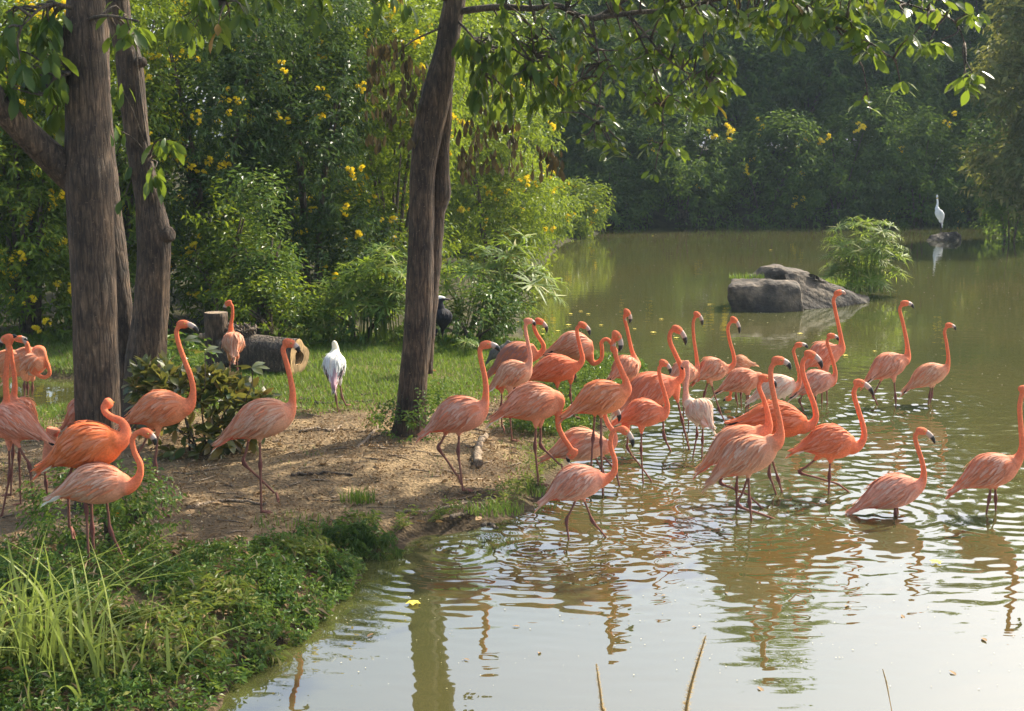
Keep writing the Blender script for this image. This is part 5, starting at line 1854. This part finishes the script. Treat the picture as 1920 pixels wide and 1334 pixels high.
X, Y = r.uniform(-4.8, .2, 17000), r.uniform(6.2, 11.2, 17000)
d = sdf(X, Y, POLY)
t_ = np.stack([X, Y], -1)
patch = .5 + .5 * vnoise(t_, 16, 1.9) + .35 * vnoise(t_, 17, 5.0)
k_ = (d > -.03) & (r.random(len(X)) < cover_zone(X, Y) * np.clip(.35 + 1.1 * patch, .05, 1))
X, Y, d, patch = X[k_], Y[k_], d[k_], patch[k_]
Z = np.maximum(land(X, Y), -.02) + .01 + .075 * r.random(len(X)) ** 1.5 * np.clip(.25 + patch, .1, 1.3)
P = np.stack([X, Y, Z], -1)
D = np.c_[r.normal(0, .5, (len(P), 2)), np.ones(len(P))]
D[:, 0] += .5 * (d < .4)
big = vnoise(np.stack([X, Y], -1), 18, 1.4) > .25
V, T = sprig_leaves(P[~big], D[~big], 9, .050, .020, .06, .1, r)
o = mesh_np('ground_cover', V, T, M['cover_leaf'], smooth=False)
tag(o, 'dense small leaved ground cover on the near bank', 'ground cover', kind='stuff')
V, T = sprig_leaves(P[big], D[big], 7, .080, .022, .07, .3, r)
o = mesh_np('creeping_weeds', V, T, M['weed_leaf'], smooth=False)
tag(o, 'longer leaved yellowish weeds in patches among the ground cover of the near bank', 'weeds', kind='stuff')
k_ = r.random(len(P)) < .10
Pd = P[k_] + np.array((0, 0, .03))
V, T = sprig_leaves(Pd, np.c_[r.normal(0, 1, (len(Pd), 2)), np.full(len(Pd), .6)], 2, .10, .006, .03, .3, r)
o = mesh_np('dry_stems', V, T, M['dry_leaf'], smooth=False)
tag(o, 'dry straw stems caught in the ground cover of the near bank', 'straw', kind='stuff')
# greener patch at the back shore behind the flock
P = scatter_on_land(5000, -.3, 1.75, 13.5, 18.5, r, lambda X, Y: sstep(1.1 - sdf(X, Y, POLY), 0, .6))
V, T = sprig_leaves(P + np.array((0, 0, .05)), np.c_[r.normal(0, .5, (len(P), 2)), np.ones(len(P))], 6, .06, .022, .06, .1, r)
o = mesh_np('shore_plants', V, T, M['cover_leaf'], smooth=False)
tag(o, 'leafy low plants along the back shore behind the flock', 'ground cover', kind='stuff')

P = scatter_on_land(5000, -.9, 1.0, 9.8, 13.2, r, lambda X, Y: sstep(.42 - sdf(X, Y, POLY), 0, .35) * np.clip(.35 + .9 * vnoise(np.stack([X, Y], -1), 19, 2.2), 0, 1))
V, T = sprig_leaves(P + np.array((0, 0, .02)), np.c_[r.normal(0, .5, (len(P), 2)), np.ones(len(P))], 6, .05, .014, .04, .2, r)
o = mesh_np('shore_weeds', V, T, M['weed_leaf'], smooth=False)
tag(o, 'thin strip of weeds along the muddy water edge below the bare dirt', 'weeds', kind='stuff')
P = scatter_on_land(520, -5.5, .9, 9.2, 15.5, r, lambda X, Y: 1 - .9 * green(X, Y))
S = Soup()
for p in P:
    th, ln = r.normal(.1, .7), r.uniform(.06, .30)
    d = np.array((math.cos(th), math.sin(th), 0))
    q = np.array([p - d * ln / 2, p + r.normal(0, .018, 3), p + d * ln / 2])
    q[:, 2] = land(q[:, 0], q[:, 1]) + r.uniform(.004, .016, 3)
    S.tube(q, np.array([.003, .0045, .002]) * r.uniform(.6, 1.8), 4)
o = S.build('twig_litter', M['pale_wood'])
tag(o, 'small broken twigs scattered over the bare dirt', 'twig litter', kind='stuff')
P = scatter_on_land(9000, -5.5, 1.2, 9.2, 14.8, r, lambda X, Y: np.clip(vnoise(np.stack([X, Y], -1), 23, 2.4) * 1.4 - .35, 0, 1))
m = len(P)
th = r.uniform(0, 6.28, m)
hh = r.uniform(.02, .06, m)
dv = np.stack([np.cos(th), np.sin(th), np.zeros(m)], -1)
sd = np.stack([-np.sin(th), np.cos(th), np.zeros(m)], -1) * .004
V = np.stack([P + sd, P - sd, P + dv * (hh * .7)[:, None] + np.array((0, 0, 1.0)) * hh[:, None]], 1).reshape(-1, 3)
o = mesh_np('sparse_grass', V, np.arange(m * 3).reshape(-1, 3), M['weed_leaf'], smooth=False)
tag(o, 'sparse trampled grass in patches on the bare dirt', 'grass', kind='stuff')
# dark shrub on the muddy bank step
bush('bank_fern', 'dark arching tuft plant on the bank step above the water, below the bare dirt', 'fern', *flat(645, 1040)[:2], .44, .10, 22, 420, .080, .014, 'dark_or_shaded_leaf', K=8, droop=1.2, ry=.20, nst=0, z=.05, stemlen=.06, updir=.0, lump=.45)

# ------------------------------------------------------------------ long grass at the near left corner
BL = []
for sd_ in range(6):
    r2 = np.random.default_rng(200 + sd_)
    u = np.linspace(0, 1, 9)
    arch = [.25, .45, .7, .9, 1.1, .15][sd_]
    x = arch * u ** 2.2
    z = u * (1 - .38 * arch * u ** 1.6)
    w = np.array([.006, .008, .0085, .0085, .008, .0075, .006, .0035, .0005])
    V = []
    for i in range(9):
        V += [(x[i], w[i], z[i] + .004), (x[i], 0, z[i]), (x[i], -w[i], z[i] + .004)]
    i = np.arange(8)[:, None] * 3
    Qv = np.concatenate([np.stack([i, i + 1, i + 4, i + 3], -1).reshape(-1, 4), np.stack([i + 1, i + 2, i + 5, i + 4], -1).reshape(-1, 4)])
    BL.append(mesh_np('blade', V, Qv, M['blade'], link=False))
r = np.random.default_rng(90)
for lab, px, py, sx, n, h0, h1 in [('tall arching grass clump in the near left corner', 45, 1265, .40, 105, .38, .92), ('smaller arching grass clump right of the corner clump', 215, 1290, .25, 20, .3, .65)]:
    b = on_land(px, py)
    o = thing('long_grass', lab, 'grass', b, 'long grass clumps at the near left corner')
    for q in range(n):
        h = r.uniform(h0, h1)
        m = Matrix.Translation((r.normal(0, sx * .55), r.normal(0, .22), -.02)) @ Matrix.Rotation(r.uniform(0, 6.28), 4, 'Z') @ Matrix.Rotation(r.normal(0, .15), 4, 'X') @ Matrix.Diagonal((h * r.uniform(.4, 1.3), .7 + .6 * r.random(), h, 1))
        put('blade', BL[int(r.integers(6))], o, m)

# foxtail grass of the near shore, in front of the water
def foxtail(label, pts, Y, spike, seed, fat=1.0):
    r = np.random.default_rng(seed)
    P = np.array([at(x, y, Y) for x, y in pts])
    foot = np.array((P[0][0], Y, max(0, gz(P[0][0], Y))))
    o = thing('foxtail_grass', label, 'grass', foot, 'foxtail grass stems of the near shore')
    full = catmull(np.vstack([foot, P]), 26)
    Soup().tube(full - foot, np.linspace(.0022, .0014, 26), 5).build('stalk', M['straw'], o)
    n = int(26 * spike)
    S = Soup()
    sp = catmull(full[-n:], 40)
    V, T = [], []
    for q in range(int(1500 * fat)):
        u = r.random()
        c = sp[int(u * 39)]
        d = unit(r.normal(size=3) + np.array((0, 0, .9)))
        ln = .024 * fat * (1 - abs(u - .45) * .9)
        sdv = unit(np.cross(d, r.normal(size=3))) * .0009
        k = len(V)
        V += [c + sdv - foot, c - sdv - foot, c + d * ln - foot]
        T.append((k, k + 1, k + 2))
    mesh_np('spike', V, np.array(T), M['straw'], parent=o, smooth=False)
    Soup().tube(sp - foot, .0042 * fat * np.sin(np.linspace(.25, 3.0, 40)) + .0008, 6).build('seed_head', M['straw'], o)
    return o


foxtail('foxtail stem at bottom centre with a slim upright seed head', [(1133, 1400), (1129, 1330), (1124, 1290), (1118, 1245)], 4.3, .28, 1, .7)
foxtail('thick brown foxtail seed head leaning right at the bottom edge', [(1278, 1420), (1286, 1335), (1300, 1270), (1324, 1192)], 4.3, .40, 2)
foxtail('thin bent foxtail stem at the lower right', [(1690, 1420), (1672, 1334), (1664, 1290), (1655, 1255)], 4.3, .12, 3, .25)

# ------------------------------------------------------------------ petals and leaves floating on the pond
r = np.random.default_rng(95)
fl = []
for sd_ in range(2):
    a = np.linspace(0, 2 * np.pi, 11)[:-1]
    rad = np.where(np.arange(10) % 2 == 0, .045, .028)
    V = np.vstack([np.stack([rad * np.cos(a), rad * np.sin(a), .008 + .006 * (np.arange(10) % 2)], -1), [(0, 0, .012)]])
    fl.append(mesh_np('floating_petal', V, np.stack([np.full(10, 10), np.arange(10), (np.arange(10) + 1) % 10], -1), M['petal'], smooth=False, link=False))
spots = [(1018, 628), (1046, 622), (1066, 611), (1070, 590), (1089, 585), (1103, 590), (1127, 611), (1020, 619), (1190, 618), (1225, 625), (1240, 600), (1268, 635), (1500, 627), (1330, 572), (1585, 668), (1640, 660), (985, 640), (970, 605), (1008, 668), (775, 1134), (1224, 443), (1445, 470), (1580, 660), (1345, 840), (1755, 1057)]
for px, py in spots:
    p = flat(px, py)
    o = put('floating_petal', fl[int(r.integers(2))], None, Matrix.Translation((p[0], p[1], .003)) @ Matrix.Rotation(r.uniform(0, 6.28), 4, 'Z') @ Matrix.Scale(r.uniform(.7, 1.4), 4))
    tag(o, 'small yellow blossom floating on the pond', 'petal', 'blossoms floating on the pond')
for px, py in [(1010, 1228), (1150, 1158), (1297, 1178), (1850, 1205), (1585, 1140), (1365, 1115), (1690, 1155), (1240, 1120), (880, 1240), (960, 1176), (1420, 1290), (1780, 1260), (700, 1190), (1110, 1080), (1540, 1062)]:
    p = flat(px, py)
    o = put('floating_leaf', LEAF_FALLEN[int(r.integers(4))], None, leaf_matrix((p[0], p[1], .008), (r.normal(), r.normal(), 0), 0, r.uniform(.03, .07)))
    tag(o, 'small brown leaf floating on the calm near water', 'leaf', 'brown leaves floating on the pond')
P = []
for q in range(1500):
    px, py = r.uniform(640, 1990), 440 + 860 * r.random() ** 2.2
    p = flat(px, py)
    P.append((p[0], p[1], .006 + .0))
P = np.array(P)
inw = sdf(P[:, 0], P[:, 1], POLY) < -.1
P = P[inw]
P[:, 2] += np.maximum(0, waves(P[:, 0], P[:, 1]))
n = len(P)
th = r.uniform(0, 6.28, n)
s = r.uniform(.003, .013, n)[:, None] * np.clip(P[:, 1] / 13, .6, 1.8)[:, None]
a1 = np.stack([np.cos(th), np.sin(th), np.zeros(n)], -1) * s
a2 = np.stack([-np.sin(th), np.cos(th), np.zeros(n)], -1) * s * .6
V = np.stack([P + a1, P + a2, P - a1, P - a2], 1).reshape(-1, 3)
o = mesh_np('floating_debris', V, np.arange(n * 4).reshape(-1, 4), M['fleck'], smooth=False)
tag(o, 'fine flecks of fallen petals scattered over the pond surface', 'debris', kind='stuff')

# ------------------------------------------------------------------ thin haze over the pond
import bmesh
bm = bmesh.new()
bmesh.ops.create_cube(bm, size=1.0)
me = bpy.data.meshes.new('haze')
bm.to_mesh(me)
bm.free()
hz = put('haze', me)
hz.scale = (184, 170, 27.0)
hz.location = (0, 77, 27.0 / 2 - 1.4)
hm, nt, out = new_mat('haze')
pv = N(nt, 'VolumePrincipled')
pv.inputs['Color'].default_value = (0.70, 0.88, 1.0, 1)
pv.inputs['Density'].default_value = 0.00048
pv.inputs['Anisotropy'].default_value = 0.1
nt.links.new(pv.outputs[0], out.inputs['Volume'])
me.materials.append(hm)
tag(hz, 'thin bluish haze over the pond', 'haze', kind='stuff')
